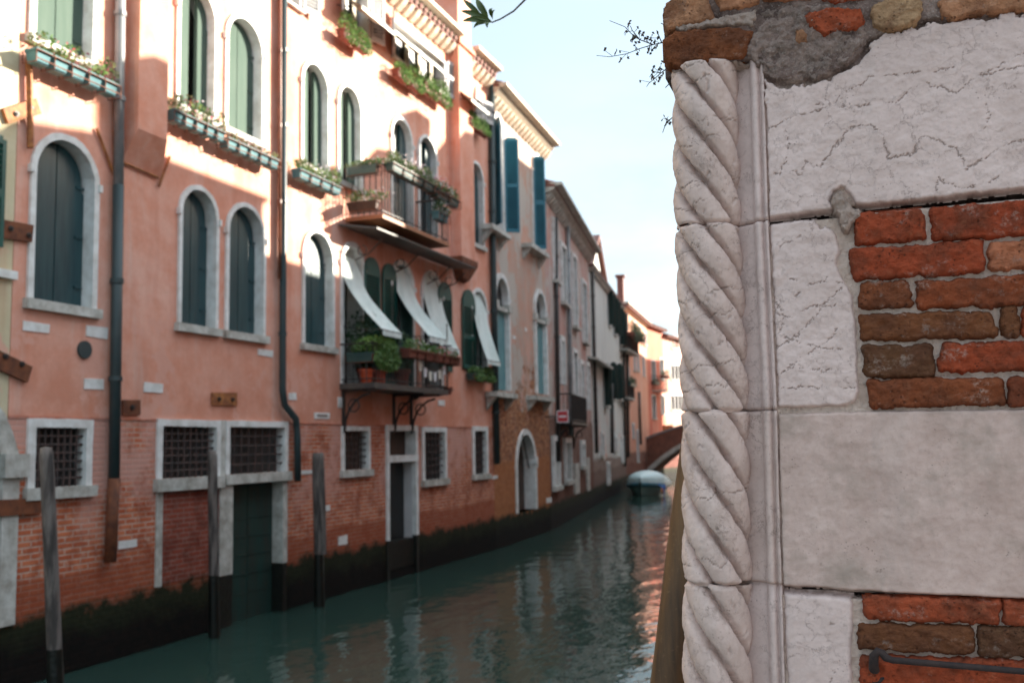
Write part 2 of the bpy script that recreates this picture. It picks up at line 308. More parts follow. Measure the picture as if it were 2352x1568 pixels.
# ------------------------------------------------------------------ the left bank facades
F1 = Fr(-8.8, 0, 0, 1)
def chain(prev, uend, vp):
    x, y, _ = prev.P(uend, 0); d = ray(vp, 1003.5); return Fr(x, y, d[0], d[1])
def endu(F, px): return F.px(px, 1016)[0]
F2 = chain(F1, 22.26, 1880); e2 = endu(F2, 1262)
F3 = chain(F2, e2, 1630); e3 = endu(F3, 1362)
F4 = chain(F3, e3, 1660); e4 = endu(F4, 1437)
F5 = chain(F4, e4, 1800); e5 = endu(F5, 1492)
F6 = chain(F5, e5, 2150); e6 = endu(F6, 1530)
F7 = chain(F6, e6, 2350); e7 = 24
class Bld:
    def __init__(s, F, u0, u1, h, label, mat, name='canal_house', depth=9):
        s.F, s.u0, s.u1, s.h, s.mat, s.depth = F, u0, u1, h, mat, depth; s.holes = []
        s.t = thing(name, label, 'house', F, (u0, 0, 0), 'houses along the left bank of the canal')
    def wall(s):
        out = [(s.u0, -1.), (s.u1, -1.), (s.u1, s.h), (s.u0, s.h)]
        polys = [out] + s.holes; flat = [p for q in polys for p in q]
        tr = tessellate_polygon([[Vector((a, b, 0)) for a, b in q] for q in polys])
        m = MB().add([(a, b, 0) for a, b in flat], [tuple(x) for x in tr])
        d = -s.depth
        m.add([(s.u0, -1, 0), (s.u0, s.h, 0), (s.u0, s.h, d), (s.u0, -1, d), (s.u1, -1, 0), (s.u1, s.h, 0), (s.u1, s.h, d), (s.u1, -1, d)], [(0, 1, 2, 3), (4, 5, 6, 7), (3, 2, 6, 7)])
        part('wall', m, s.mat, s.t)
    def roof(s, over=.35, rise=1.6, tile=True):
        m = MB(); a, b, h, d = s.u0 , s.u1 , s.h + .02, s.depth
        m.add([(a, h, over), (b, h, over), (b, h + rise, -d / 2), (a, h + rise, -d / 2), (a, h, -d), (b, h, -d), (a, h - .06, over), (b, h - .06, over)],
              [(0, 1, 2, 3), (3, 2, 5, 4), (0, 3, 4), (1, 5, 2), (6, 7, 1, 0), (6, 0, 4), (7, 5, 1), (6, 4, 5, 7)])
        r = part('roof', m, 'roof_tile', s.t)
        if tile:
            q = MB(); n = int((b - a) / .22)
            for i in range(n):
                u = a + .11 + i * (b - a) / n
                q.tube([(u, h + .03, over + .05), (u, h + rise * .5, over + .03 - (d / 2 + over) * .5)], .065, 6)
            part('roof_tiles', q, 'roof_tile', r)
        return r
def rect_loop(u0, u1, v0, v1): return [(u0, v0), (u0, v1), (u1, v1), (u1, v0)]
def arch_loop(u0, u1, v0, vc, n=14, k=1.):
    c = (u0 + u1) / 2; r = (u1 - u0) / 2; vs = vc - r * k
    return [(u0, v0)] + [(c - r * math.cos(PI * i / n), vs + k * r * math.sin(PI * i / n)) for i in range(n + 1)] + [(u1, v0)]
def wobble(lp, a=.008): return [(x + U(-a, a), y + U(-a, a)) for x, y in lp]
def window(b, u0, u1, v0, v1, fw=.09, arch=False, depth=.24, proud=.035, frame='stone_trim', sill=.08, fill='dark_void', shut=None, gap=0, grille=None, sillw=.05, name='window', sd=.13, back=None):
    """outer frame bounds u0..u1 (v0 = top of sill)"""
    F = b.F
    if arch: outer = arch_loop(u0, u1, v0, v1); inner = arch_loop(u0 + fw, u1 - fw, v0, v1 - fw)
    else: outer = rect_loop(u0, u1, v0, v1); inner = rect_loop(u0 + fw, u1 - fw, v0, v1 - fw)
    b.holes.append(inner)
    wb = -depth
    p = MB().add([(x, y, wb) for x, y in inner], [tuple(range(len(inner)))])
    w = part(name, p, fill, b.t)
    if not arch:   # densify for worn edges
        def dens(lp):
            o = []
            for i in range(3):
                for k in range(5): o.append((lp[i][0] + (lp[i + 1][0] - lp[i][0]) * k / 5, lp[i][1] + (lp[i + 1][1] - lp[i][1]) * k / 5))
            return o + [lp[3]]
        outer, inner2 = dens(outer), dens(inner)
    else: inner2 = inner
    m = MB().ring(wobble(outer, .006), inner2[:1] + wobble(inner2[1:-1], .005) + inner2[-1:], proud, wb)
    if arch:   # small imposts at the springing
        r = (u1 - u0) / 2; vs = v1 - r
        for uu in (u0, u1): m.box(uu - .025, uu + .025, vs - .06, vs + .03, 0, proud + .025)
    fr = part('frame', m, frame, w)
    if sill: part('sill', MB().box(u0 - .04, u1 + .05, v0 - sill, v0, -.1, sillw + .03, .006), 'stone_worn', w)
    if shut:
        iu0, iu1 = u0 + fw, u1 - fw; c = (iu0 + iu1) / 2; top = v1 - fw
        r = (iu1 - iu0) / 2
        for sgn in (-1, 1):
            a, e = (iu0 + .005, c - .008) if sgn < 0 else (c + .008, iu1 - .005)
            if arch:
                vs = top - r; st = .05; pts = []
                # shouldered leaf: straight to just under the springing, a step in, then the arc
                n = 8; rr = r - st
                arcp = [(c + sgn * (rr * math.cos(PI / 2 * i / n)), vs + .03 + rr * math.sin(PI / 2 * i / n)) for i in range(n + 1)]
                arcp = arcp[:-1] + [(c + sgn * .008, vs + .03 + rr)]
                edge = iu0 + .005 if sgn < 0 else iu1 - .005
                pts = [(c + sgn * .008, v0 + .01), (edge, v0 + .01), (edge, vs - .10), (edge - sgn * .04, vs - .06)] + arcp
            else: pts = rect_loop(a, e, v0 + .01, top - .01)
            if gap and sgn > 0:   # leaf left ajar: squeezed and swung out
                pts = [(c + .10 + (x - c) * .62 + .04, y) for x, y in pts]
            lf = MB().prism(pts, -sd - .03, -sd + (0 if not (gap and sgn > 0) else .03))
            for k in range(3):
                y = v0 + (v1 - v0) * (.12 + .3 * k); xe = (min(p_[0] for p_ in pts), max(p_[0] for p_ in pts)); lf.box(xe[0] + .01 if sgn < 0 else xe[1] - .13, xe[0] + .13 if sgn < 0 else xe[1] - .01, y, y + .03, -sd + .001, -sd + .015)
            part('shutter', lf, shut, w)
    if grille:
        nu, nv = grille; g = MB(); iu0, iu1, iv1 = u0 + fw, u1 - fw, v1 - fw; wz = -.03; R_ = .014
        for i in range(1, nu): x = iu0 + (iu1 - iu0) * i / nu; g.tube([(x, v0, wz), (x, iv1, wz)], R_, 6)
        for i in range(1, nv): y = v0 + (iv1 - v0) * i / nv; g.tube([(iu0, y, wz), (iu1, y, wz)], R_, 6)
        part('grille', g, 'grille_iron', w)
    return w
def louvre(parent, u0, u1, v0, v1, w0, mat='green_louvre', roundtop=True, ang=0., name='shutter'):
    """open leaf standing against the wall; ang swings it outward about its u1 (ang>0) or u0 (ang<0) edge"""
    m = MB(); t_ = .03; c = (u0 + u1) / 2; r = (u1 - u0) / 2; top = v1 - (r if roundtop else 0)
    m.box(u0, u0 + .05, v0, top, 0, t_); m.box(u1 - .05, u1, v0, top, 0, t_)
    for y in (v0, (v0 + top) / 2 - .05, top - .05): m.box(u0 + .05, u1 - .05, y, y + .09, .001, t_ - .001)
    if roundtop: m.prism([(c - r * math.cos(PI * i / 10), top + r * math.sin(PI * i / 10)) for i in range(11)], 0, t_)
    y = v0 + .1
    while y < top - .06:
        if abs(y - (v0 + top) / 2) > .06: m.add([(u0 + .05, y, .002), (u1 - .05, y, .002), (u1 - .05, y + .035, t_ - .004), (u0 + .05, y + .035, t_ - .004)], [(0, 1, 2, 3)]); m.box(u0 + .05, u1 - .05, y - .004, y + .006, .002, t_ - .006)
        y += .06
    m.add([(u0 + .04, v0, .001), (u1 - .04, v0, .001), (u1 - .04, top, .001), (u0 + .04, top, .001)], [(0, 1, 2, 3)])
    piv = u1 if ang > 0 else u0; a = abs(ang)
    o = []
    for x, yy, z in m.v:
        d = (piv - x) if ang > 0 else (x - piv)
        uu = piv - d * math.cos(a) if ang > 0 else piv + d * math.cos(a)
        o.append((uu + (z * math.sin(a) * (1 if ang > 0 else -1)), yy, w0 + z * math.cos(a) + d * math.sin(a)))
    m.v = o
    return part(name, m, mat, parent)
GP = 'flower boxes on the house fronts'
def planter(F, u0, u1, v0, w, label, npot=4, pot='teal_pot', leaf='leaf_olive', h=.16, d=.18, ph=.18, dens=1., flowers=None, hang=0., rack=True, name='flower_box', leaf2=None):
    t_ = thing(name, label, 'flower box', F, ((u0 + u1) / 2, v0, w), GP)
    if rack:
        m = MB(); m.tube([(u0, v0 + .03, w + d + .02), (u1, v0 + .03, w + d + .02)], .008, 5); m.tube([(u0, v0 + h * .8, w + d + .02), (u1, v0 + h * .8, w + d + .02)], .008, 5)
        for i in range(npot + 1): x = u0 + (u1 - u0) * i / npot; m.tube([(x, v0 + h * .8, w), (x, v0 - .01, w), (x, v0 - .01, w + d + .02), (x, v0 + h * .8, w + d + .02)], .007, 5)
        part('rack', m, 'rust', t_)
    L = (u1 - u0) / npot
    for i in range(npot):
        a, b = u0 + i * L + .02, u0 + (i + 1) * L - .02; k = .025; q = MB()
        q.add([(a + k, v0, w + k), (b - k, v0, w + k), (b - k, v0, w + d - k), (a + k, v0, w + d - k), (a, v0 + h, w + .005), (b, v0 + h, w + .005), (b, v0 + h, w + d), (a, v0 + h, w + d)],
              [(0, 1, 2, 3), (0, 4, 5, 1), (1, 5, 6, 2), (2, 6, 7, 3), (3, 7, 4, 0), (4, 7, 6, 5)]).box(a - .005, b + .005, v0 + h - .03, v0 + h - .005, w, w + d + .008)
        part('pot', q, pot, t_)
    m = MB(); m2 = MB()
    n = int(100 * (u1 - u0) / .3 * dens)
    for i in range(npot):
        c = u0 + (i + .5) * L; hh = ph * U(.5, 1.25)
        m.leaves((c, v0 + h + hh * .4, w + d * .6), (L * .55, hh * .75, d * .75), int(n / npot), .05)
        if hang: m.leaves((c, v0 + h * .4, w + d + .04), (L * .5, hang, .07), int(n / npot * .7), .05)
        if leaf2: m2.leaves((c + U(-.1, .1), v0 + h + hh * .6, w + d * .7), (L * .45, hh * .6, d * .6), int(n / npot * .6), .05)
    part('foliage', m, leaf, t_)
    if leaf2: part('foliage', m2, leaf2, t_)
    if flowers:
        for fm, num in flowers:
            q = MB().leaves(((u0 + u1) / 2, v0 + h + ph * .5, w + d * .8), ((u1 - u0) / 2, ph * .7, d * .7), max(num, 50), .045)
            nv = len(q.v); q.v += [((u0 + u1) / 2, v0 + h - .03, w + d * .5), ((u0 + u1) / 2 + .002, v0 + h - .03, w + d * .5)]; q.f += [(nv, nv + 1, k * 4) for k in range(nv // 4)]   # added slivers from one base point, joining the blooms into a single mesh
            part('flowers', q, fm, t_)
    return t_
def awning(F, u0, u1, vt, vb, wout, label, group='white cloth awnings slung from the windows', mat='awning_cloth', knee=.35, valance=.10, wtop=-.05):
    t_ = thing('awning', label, 'awning', F, ((u0 + u1) / 2, vb, 0), group)
    P = []; N = 16
    for i in range(N + 1):
        s = i / N
        # hangs straight at first, then is drawn outward to the bar
        if s < knee: w = wtop + .10 * s / knee; v = vt + (vb - vt) * s * .95
        else:
            q = (s - knee) / (1 - knee); w = wtop + .10 + (wout - wtop - .10) * (q ** 1.25); v = vt + (vb - vt) * (knee * .95 + (1 - knee * .95) * q)
        row = []
        for j in range(9):
            a = j / 8; e = math.sin(PI * a); narrow = 0
            if i < 5: narrow = (1 - i / 5) ** 2 * .28 * (u1 - u0)
            row.append((u0 + narrow + (u1 - u0 - 2 * narrow) * a, v - .05 * e * (1 if s > knee else 0) + (.010 * math.sin(a * 21 + i * .35) + .006 * math.sin(a * 9 + i)), w - .03 * e * (q if s >= knee else 0)))
        P.append(row)
    P2 = [[(a, b + .006, c + .006) for a, b, c in r] for r in P]
    m = MB().grid(P); m.grid(P2)
    part('cloth', m, mat, t_)
    part('bar', MB().tube([(u0 - .03, vb, wout + .01), (u1 + .03, vb, wout + .01)], .014, 6), 'pipe_grey', t_)
    m = MB(); Q = [[(u0 + (u1 - u0) * j / 12, vb - valance * i / 2, wout + .015 + .006 * math.sin(j * 1.7)) for j in range(13)] for i in range(3)]
    m.grid(Q); part('valance', m, mat, t_)
    for uu in (u0, u1): part('arm', MB().tube([(uu, vb + .1, 0), (uu, vb + .02, wout * .5), (uu, vb, wout)], .008, 5), 'dark_iron', t_)
    return t_
def pipe(b, pts, r, mat, name='downpipe', straps=True):
    m = MB().tube(pts, r, 10); m.smooth = True
    p = part(name, m, mat, b.t)
    if straps:
        for i in range(len(pts) - 1):
            (u, v, w), (u2, v2, w2) = pts[i], pts[i + 1]; L = abs(v2 - v); n = int(L / 1.4)
            for k in range(1, n + 1):
                s_ = k / (n + 1); q = MB().tube([(u + (u2 - u) * s_, v + (v2 - v) * s_ - .03, w), (u + (u2 - u) * s_, v + (v2 - v) * s_ + .03, w)], r * 1.22, 10); part('strap', q, mat, p)
    return p
def cornice(b, u0, u1, v, step=.32, mat='cornice_stone', out=.42, dent=True, h=.3):
    m = MB().sweep([(0, v), (.10, v), (out * .6, v + h * .45), (out * .6, v + h * .62), (out, v + h * .72), (out, v + h), (0, v + h)], u0, u1)
    c = part('cornice', m, mat, b.t)
    if dent:
        n = int((u1 - u0) / step)
        for i in range(n):
            u = u0 + (i + .5) * (u1 - u0) / n; a = step * .27
            q = MB().sweep([(.002, v - .20), (.05, v - .20), (.16, v - .11), (.24, v - .01), (.24, v - .002), (.002, v - .002)], u - a, u + a)
            part('corbel', q, mat, c)
    return c
def slab(b, xl, yt, yb, xr, mat='stone_trim', out=.012, name='stone_inset', F=None):
    u0, u1, v0, v1 = (F or b.F).rect(xl, yt, yb, xr)
    return part(name, MB().box(u0, u1, v0, v1, -.01, out, .008), mat, b.t)
def plate(b, pts, mat, out=.03, holes=(), name='iron_plate'):
    P = [b.F.px(x, y, out) for x, y in pts]
    p = part(name, MB().prism(P, .004, out), mat, b.t)
    if holes:
        for x, y in holes:
            u, v = b.F.px(x, y, out); part('bolt', MB().tube([(u, v, out - .002), (u, v, out + .015)], .032, 10).tube([(u, v, out + .01), (u, v, out + .035)], .016, 6), 'dark_iron', p)
# ================= house 1, salmon
b1 = Bld(F1, 8.13, 22.26, 11.62, 'long salmon-pink plaster house with brick base, arched windows and two iron balconies', 'pink_house')
F = F1
def R(*a): return F1.rect(*a)
# ground floor
u0, u1, v0, v1 = R(60, 960, 1122, 208); window(b1, u0, u1, v0, v1, .10, depth=.14, sill=.13, grille=(8, 7), fill='dusty_pane')
u0, u1, v0, v1 = R(358, 962, 1100, 503); window(b1, u0, u1, v0, v1, .09, depth=.12, sill=.16, grille=(9, 7), fill='dusty_pane')
u0, u1, v0, v1 = R(515, 965, 1090, 658); window(b1, u0, u1, v0, v1, .09, depth=.12, sill=.14, grille=(8, 5), fill='dusty_pane')
ua = F1.px(503, 1030)[0]; ub = F1.px(515, 1030)[0]; vt = F1.px(505, 965)[1]; vb = F1.px(510, 1095)[1]
part('door_post', MB().box(ua + .004, ub - .004, vb - .1, vt, 0, .03, .004), 'stone_worn', b1.t)
# green water door and the bricked-up gate beside it
du0 = F1.px(502, 1230)[0]; du1 = F1.px(656, 1230)[0]; dv1 = F1.px(515, 1112)[1]
il, ir = F1.px(531, 1230)[0], du1 - .12
b1.holes.append(rect_loop(il, ir, -.1, dv1 - .005))
def jamb(u0, u1, v1, par, w0=-.34, w1=.03, mat='stone_worn'):
    part('door_jamb', MB().box(u0, u1, .86, v1, w0, w1, .006), mat, par); part('jamb_foot', MB().box(u0 + .004, u1 - .004, -.2, .855, w0, w1 - .004), 'wet_wood', par)
d = part('door', MB().box(il + .01, il + (ir - il) * .48, .0, dv1 - .03, -.2, -.16).box(il + (ir - il) * .48 + .015, ir - .01, .0, dv1 - .03, -.2, -.16), 'teal_door', b1.t)
q = MB()
for k in range(9): q.box(il + .03, ir - .03, .5 + k * .27, .5 + k * .27 + .012, -.159, -.152)
part('batten', q, 'teal_door', d)
jamb(du0, il, dv1 - .002, d, -.2); jamb(ir, du1, dv1 - .002, d, -.2)
part('door_soffit', MB().box(il, ir, dv1 - .004, dv1 + .04, -.2, -.002), 'reveal_plaster', d)
gl = F1.px(356, 1230)[0]; part('gate_jamb', MB().box(gl, gl + .11, .88, F1.px(360, 1122)[1] - .05, -.01, .02, .01), 'stone_worn', b1.t)
gr_ = MB().box(gl + .112, du0 - .004, .9, F1.px(360, 1122)[1] - .05, -.02, .006); part('bricked_up_gate', gr_, 'gate_brick', b1.t)
# small window, tall door, two barred windows
u0, u1, v0, v1 = R(783, 978, 1080, 848); window(b1, u0, u1, v0, v1, .08, depth=.15, sill=.12, grille=(5, 6), fill='dark_wood')
u0, u1, v0, v1 = R(885, 975, 1046, 957); w_ = window(b1, u0, u1, v0, v1, .11, depth=.2, sill=0, fill='dark_wood')
dv1 = F1.px(885, 1062)[1]
part('transom', MB().box(u0, u1, dv1, v0, -.03, .04, .005), 'stone_trim', w_)
il, ir = u0 + .11, u1 - .11; b1.holes.append(rect_loop(il, ir, .3, dv1 - .002))
d = part('doorway', MB().add([(il, .3, -.24), (ir, .3, -.24), (ir, dv1, -.24), (il, dv1, -.24)], [(0, 1, 2, 3)]), 'dark_void', b1.t)
jamb(u0, il, dv1 - .002, d, -.06, .035, 'stone_trim')
jamb(ir, u1, dv1 - .002, d, -.06, .035, 'stone_trim')
part('door_reveal', MB().add([(ir, .3, -.06), (ir, .3, -.24), (ir, dv1, -.24), (ir, dv1, -.06), (il, .3, -.06), (il, .3, -.24), (il, dv1, -.24), (il, dv1, -.06)], [(0, 1, 2, 3), (4, 5, 6, 7), (3, 2, 6, 7)]), 'reveal_plaster', d)
part('door_step', MB().box(il, ir, .3, .82, -.23, -.02), 'wet_wood', d)
u0, u1, v0, v1 = R(968, 980, 1103, 1024); window(b1, u0, u1, v0, v1, .10, depth=.10, sill=.13, grille=(5, 7))
u0, u1, v0, v1 = R(1084, 978, 1090, 1128); window(b1, u0, u1 - .25, v0, v1, .11, depth=.10, sill=.12, grille=(5, 6))
# first floor
S1, C1 = 4.30, 6.27
def ux(x, y=700): return F1.px(x, y)[0]
window(b1, ux(58), ux(218), S1, 6.30, .08, True, depth=.34, shut='teal_shutter', sill=.11)
window(b1, ux(405), ux(498), S1, C1, .07, True, depth=.32, shut='teal_shutter', sill=.11)
window(b1, ux(515), ux(607), S1, C1, .07, True, depth=.32, shut='teal_shutter', sill=.11)
window(b1, ux(692), ux(766), S1, C1, .07, True, depth=.32, shut='teal_shutter', sill=.11)
BF = 3.62   # lower balcony floor
for xa, xb in ((781, 835), (895, 950), (966, 1014)):
    window(b1, ux(xa), ux(xb), BF + .05, C1, .09, True, depth=.30, sill=0, fill='dark_void')
w8 = window(b1, ux(1080, 740), ux(1118, 740), 4.32, C1, .09, True, depth=.30, sill=.06)
wz = b1.t
def lv(xa, xb, yt, yb, y=720, ang=0., w0=.03):
    a, b_ = F1.px(xa, y, w0)[0], F1.px(xb, y, w0)[0]
    return louvre(wz, a, b_, F1.px(xa, yb, w0)[1], F1.px(xa, yt, w0)[1], w0, ang=ang)
lv(836, 871, 585, 890, ang=0); lv(878, 909, 600, 880); lv(1006, 1036, 642, 850, ang=0); w0_ = .05
lv(1061, 1090, 660, 845)
louvre(wz, ux(1118, 740) - .10, ux(1118, 740) + .12, 4.35, 5.75, -.16, ang=-.9, roundtop=False)
louvre(wz, ux(950) - .22, ux(950) + .03, 3.8, 5.75, -.20, ang=-1.0, roundtop=False)
# second floor
S2, C2 = 7.29, 9.16
def ux2(x, y=350): return F1.px(x, y)[0]
window(b1, ux2(64, 50), ux2(222, 50), S2, 9.25, .09, True, depth=.34, shut='pale_shutter', sill=.09)
window(b1, ux2(402, 150), ux2(496, 150), S2, C2, .07, True, depth=.32, shut='pale_shutter', gap=1, sill=.09)
window(b1, ux2(514, 200), ux2(604, 200), S2, C2, .07, True, depth=.32, shut='pale_shutter', sill=.09)
window(b1, ux2(689, 280), ux2(755, 280), S2, C2, .07, True, depth=.32, shut='pale_shutter', gap=1, sill=.09)
window(b1, ux2(773, 300), ux2(830, 300), S2, C2, .07, True, depth=.32, shut='pale_shutter', gap=1, sill=.09)
window(b1, ux2(896, 380), ux2(947, 380), S2 - .4, C2 + .03, .07, True, depth=.32, shut='teal_shutter', gap=1, sill=0)
window(b1, ux2(958, 420), ux2(1003, 420), S2 - .4, C2, .07, True, depth=.32, shut='teal_shutter', gap=1, sill=0)
window(b1, ux2(1076, 460), ux2(1110, 460), S2, C2 + .15, .07, True, depth=.32, shut='teal_shutter', gap=1, sill=.09)
# attic windows
def attic(xl, yt, yb, xr, n=2):
    u0, u1, v0, v1 = R(xl, yt, yb, xr); w_ = window(b1, u0, u1, v0, v1, .06, depth=.2, frame='reveal_plaster', sill=.05)
    for k in range(n):
        a = u0 + .08 + (u1 - u0 - .16) * (k + .35) / n; part('curtain', MB().box(a, a + .16, v0 + .02, v1 - .07, -.17, -.14), 'curtain', w_)
    louvre(w_, u0 - .42, u0 - .02, v0, v1, .03, mat='pale_grey_shutter', roundtop=False, ang=.5); louvre(w_, u1 + .02, u1 + .40, v0, v1, .03, mat='pale_grey_shutter', roundtop=False, ang=-.25)
    return u0, u1, v0, v1
simple('pale_grey_shutter', (.45, .44, .44), (.36, .36, .37), 4, .6)
A0 = attic(640, -130, -10, 690, 1)
A1 = attic(785, -70, 45, 846); A2 = attic(900, 40, 128, 1020, 4); A3 = attic(1085, 215, 262, 1108, 1)
# chimney breasts
def breast(u0, u1, vb, vt, p, mat='pink_house'):
    m = MB().box(u0, u1, vb, vt, 0, p)
    m.add([(u0, vb, p), (u1, vb, p), (u1 + .2, vb - .42, .0), (u0 - .02, vb - .42, .0), (u0, vb, 0), (u1, vb, 0)], [(0, 1, 2, 3), (0, 3, 4), (1, 5, 2)])
    return part('chimney_breast', m, mat, b1.t)
breast(9.74, 10.28, 6.62, 11.6, .24)
m = MB().box(19.92, 20.72, 6.75, 11.6, 0, .24); cb = part('chimney_breast', m, 'pink_house', b1.t)
cu0, cu1, cv0, cv1 = F1.rect(1036, 590, 632, 1078, .2)
part('corbel', MB().add([(19.88, 6.75, .27), (20.8, 6.75, .27), (20.8, 6.75, 0), (19.88, 6.75, 0), (19.88, 6.64, .27), (20.8, 6.64, .27), (20.8, 6.64, 0), (19.88, 6.64, 0),
     (20.1, 6.25, .02), (20.6, 6.25, .02), (20.2, 6.3, .16), (20.55, 6.3, .16)], [(0, 1, 2, 3), (0, 1, 5, 4), (1, 2, 6, 5), (0, 3, 7, 4), (4, 5, 11, 10), (4, 10, 8, 7), (5, 6, 9, 11), (10, 11, 9, 8)]), 'rust', cb)
ch = part('chimney', MB().box(19.95, 20.69, 11.604, 13.6, -.55, .22).box(19.88, 20.76, 11.62, 11.76, -.6, .30).box(19.85, 20.8, 13.6, 13.75, -.65, .32), 'pink_house', b1.t)
cornice(b1, 8.13, 19.9, 11.55, .30); cornice(b1, 20.74, 22.25, 11.55, .30)
# downpipes
pz = lambda x, y, w=.09: (*F1.px(x, y, w), w)
pa = pz(278, -160); pb = pz(272, 425); pc = pz(262, 1098); pd = pz(253, 1290)
pipe(b1, [pa, pb], .062, 'pipe_grey'); pipe(b1, [pb, pc], .066, 'pipe_teal'); pipe(b1, [pc, pd], .07, 'rust')  # one pipe: upper length coloured lighter grey to stand for sunlight on it
pipe(b1, [pz(644, -220), pz(642, 640)], .028, 'pipe_copper'); pipe(b1, [pz(653, -220), pz(650, 640), pz(649, 895), pz(654, 930), pz(680, 962), pz(683, 1000), pz(684, 1105)], .055, 'pipe_teal')
pipe(b1, [pz(1129, 150), pz(1133, 600), pz(1142, 1065)], .075, 'pipe_teal')
# iron anchors, plates, inset stones
plate(b1, [(8, 250), (84, 226), (96, 262), (20, 284)], 'rust_bright', .05, [(37, 262), (70, 248)])
plate(b1, [(283, 918), (323, 918), (323, 952), (283, 953)], 'rust', .03, [(303, 935)]); plate(b1, [(488, 901), (545, 901), (545, 931), (488, 929)], 'rust_bright', .03, [(503, 916), (534, 917)])
for a, b_ in (((222, 295), (268, 418)), ((262, 300), (263, 400)), ((284, 374), (364, 408)), ((365, 428), (390, 360))):
    part('iron_rod', MB().tube([(*F1.px(*a, .03), .03), (*F1.px(*b_, .03), .03)], .018, 6), 'rust_bright', b1.t)
part('iron_rod', MB().tube([(*F1.px(66, 130, .05), .05), (*F1.px(70, 340, .05), .05)], .035, 6), 'rust_bright', b1.t)
for a in ((52, 737, 758, 112), (197, 747, 772, 246), (192, 868, 893, 237), (330, 878, 900, 373), (592, 800, 815, 626), (271, 1242, 1262, 313), (776, 1232, 1253, 797), (662, 901, 917, 680), (1006, 918, 931, 1021), (775, 912, 935, 788), (743, 1160, 1174, 757), (688, 1080, 1088, 722)): slab(b1, *a)
q = slab(b1, 721, 946, 961, 756); u0, u1, v0, v1 = R(723, 949, 958, 754); part('street_name', MB().box(u0 + .05, u1 - .05, v0 + .02, v1 - .02, .013, .016), 'rust', q)
u, v = F1.px(192, 803); part('vent_cover', MB().tube([(u, v, 0), (u, v, .03)], .105, 20), 'pipe_teal', b1.t)
for x, y in ((868, 240), (1160, 640)): pass
b1.wall(); b1.roof(over=.22)
# painted boundary ledge between plaster and brick
part('string_course', MB().box(8.14, 22.1, 2.985, 3.0, 0, .012), 'pink_house', b1.t)
# balconies of house 1
def balcony(b, u0, u1, v, p, h, floor, step=.11, rail='dark_iron', th=.07, brackets=(), side=True, posts=.016):
    bl = part('balcony', MB().box(u0, u1, v - th, v, .001, p), floor, b.t)
    m = MB(); r = .009
    def seg(a, c):
        L = math.dist(a, c); n = max(1, int(L / step))
        for i in range(n + 1):
            s_ = i / n; x, w = a[0] + (c[0] - a[0]) * s_, a[1] + (c[1] - a[1]) * s_; m.tube([(x, v, w), (x, v + h, w)], r, 5)
        m.tube([(a[0], v + h, a[1]), (c[0], v + h, c[1])], .02, 6); m.tube([(a[0], v + .07, a[1]), (c[0], v + .07, c[1])], .012, 5)
    e = .03
    seg((u0 + e, 0.), (u0 + e, p - e)); seg((u0 + e, p - e), (u1 - e, p - e)); seg((u1 - e, 0.), (u1 - e, p - e))
    part('railing', m, rail, bl)
    for bu in brackets:
        q = MB(); q.box(bu - .03, bu + .03, v - th - .04, v - th - .001, 0, p * .95); q.box(bu - .03, bu + .03, v - th - .75, v - th - .04, .001, .04)
        q.tube([(bu, v - th - .7, .04)] + [(bu, v - th - .7 + .62 * math.sin(a), .04 + p * .8 * (1 - math.cos(a))) for a in (.3, .6, .9, 1.2, 1.5)], .022, 6)
        q.tube([(bu, v - th - .28 + .11 * math.cos(a * .7), .22 + .11 * math.sin(a * .7)) for a in range(10)], .014, 5)
        part('bracket', q, 'dark_iron', bl)
    return bl
UB0, UB1, UBV = 15.29, F1.px(1033, 563, .74)[0], 6.66
balcony(b1, UB0, UB1, UBV, .74, .92, 'board', brackets=())
LB0, LB1, LBV = 15.07, F1.px(1030, 895, .67)[0], 3.70
balcony(b1, LB0, LB1, LBV, .67, .68, 'metal_sheet', th=.10, brackets=(LB0 + .1, LB0 + 2.0, LB1 - .35))
# sheet canopy under the upper balcony
cn = part('canopy', MB().add([(15.0, 6.50, .02), (15.3, 6.44, .62), (19.6, 6.41, .70), (19.9, 6.5, .02), (15.0, 6.47, .02), (15.3, 6.41, .62), (19.6, 6.38, .70), (19.9, 6.47, .02)], [(0, 1, 2, 3), (7, 6, 5, 4), (1, 5, 6, 2), (0, 4, 5, 1), (3, 2, 6, 7)]), 'metal_sheet', b1.t)
for uu in (15.6, 17.1, 18.6, 19.4):
    q = MB(); q.tube([(uu, 5.95, .02), (uu, 6.05, .30), (uu, 6.27, .55)], .012, 5); q.tube([(uu, 6.12 + .09 * math.cos(a * .65), .16 + .09 * math.sin(a * .65)) for a in range(10)], .010, 5); part('bracket', q, 'dark_iron', cn)
# awnings
def awn(xa, xb, yt, xbar, ybar, lab, wout=.8, **k):
    ya = (yt + 720) / 2
    ua_, ub_ = ux(xa), ux(xb); ub2, vb_ = F1.px(xbar, ybar, wout)
    awning(F1, ua_, ub_, F1.px((xa + xb) / 2, yt)[1], vb_, wout, lab, **k)
def fitw(u, px, py):
    best = None
    for i in range(10, 200):
        w = i * .01; a = F1.px(px, py, w)
        if a[0] <= u: return w, a[1]
    return 1., F1.px(px, py, 1.)[1]
for (xa, xb, yt, bx, by, lab) in ((785, 830, 592, 877, 756, 'leftmost white awning, over the bushy end of the lower balcony'), (905, 948, 618, 985, 772, 'white awning between two green louvred shutters above the lower balcony, second from left'),
                                  (969, 1010, 632, 1012, 795, 'third white awning from left, at the far end of the lower balcony'), (1084, 1114, 676, 1118, 826, 'rightmost white awning, over the small bushy window box beside the black downpipe')):
    ua_, ub_ = ux(xa), ux(xb); w, vb_ = fitw(ua_, bx, by)
    awning(F1, ua_, ub_, F1.px((xa + xb) / 2, yt)[1], vb_, w, lab)
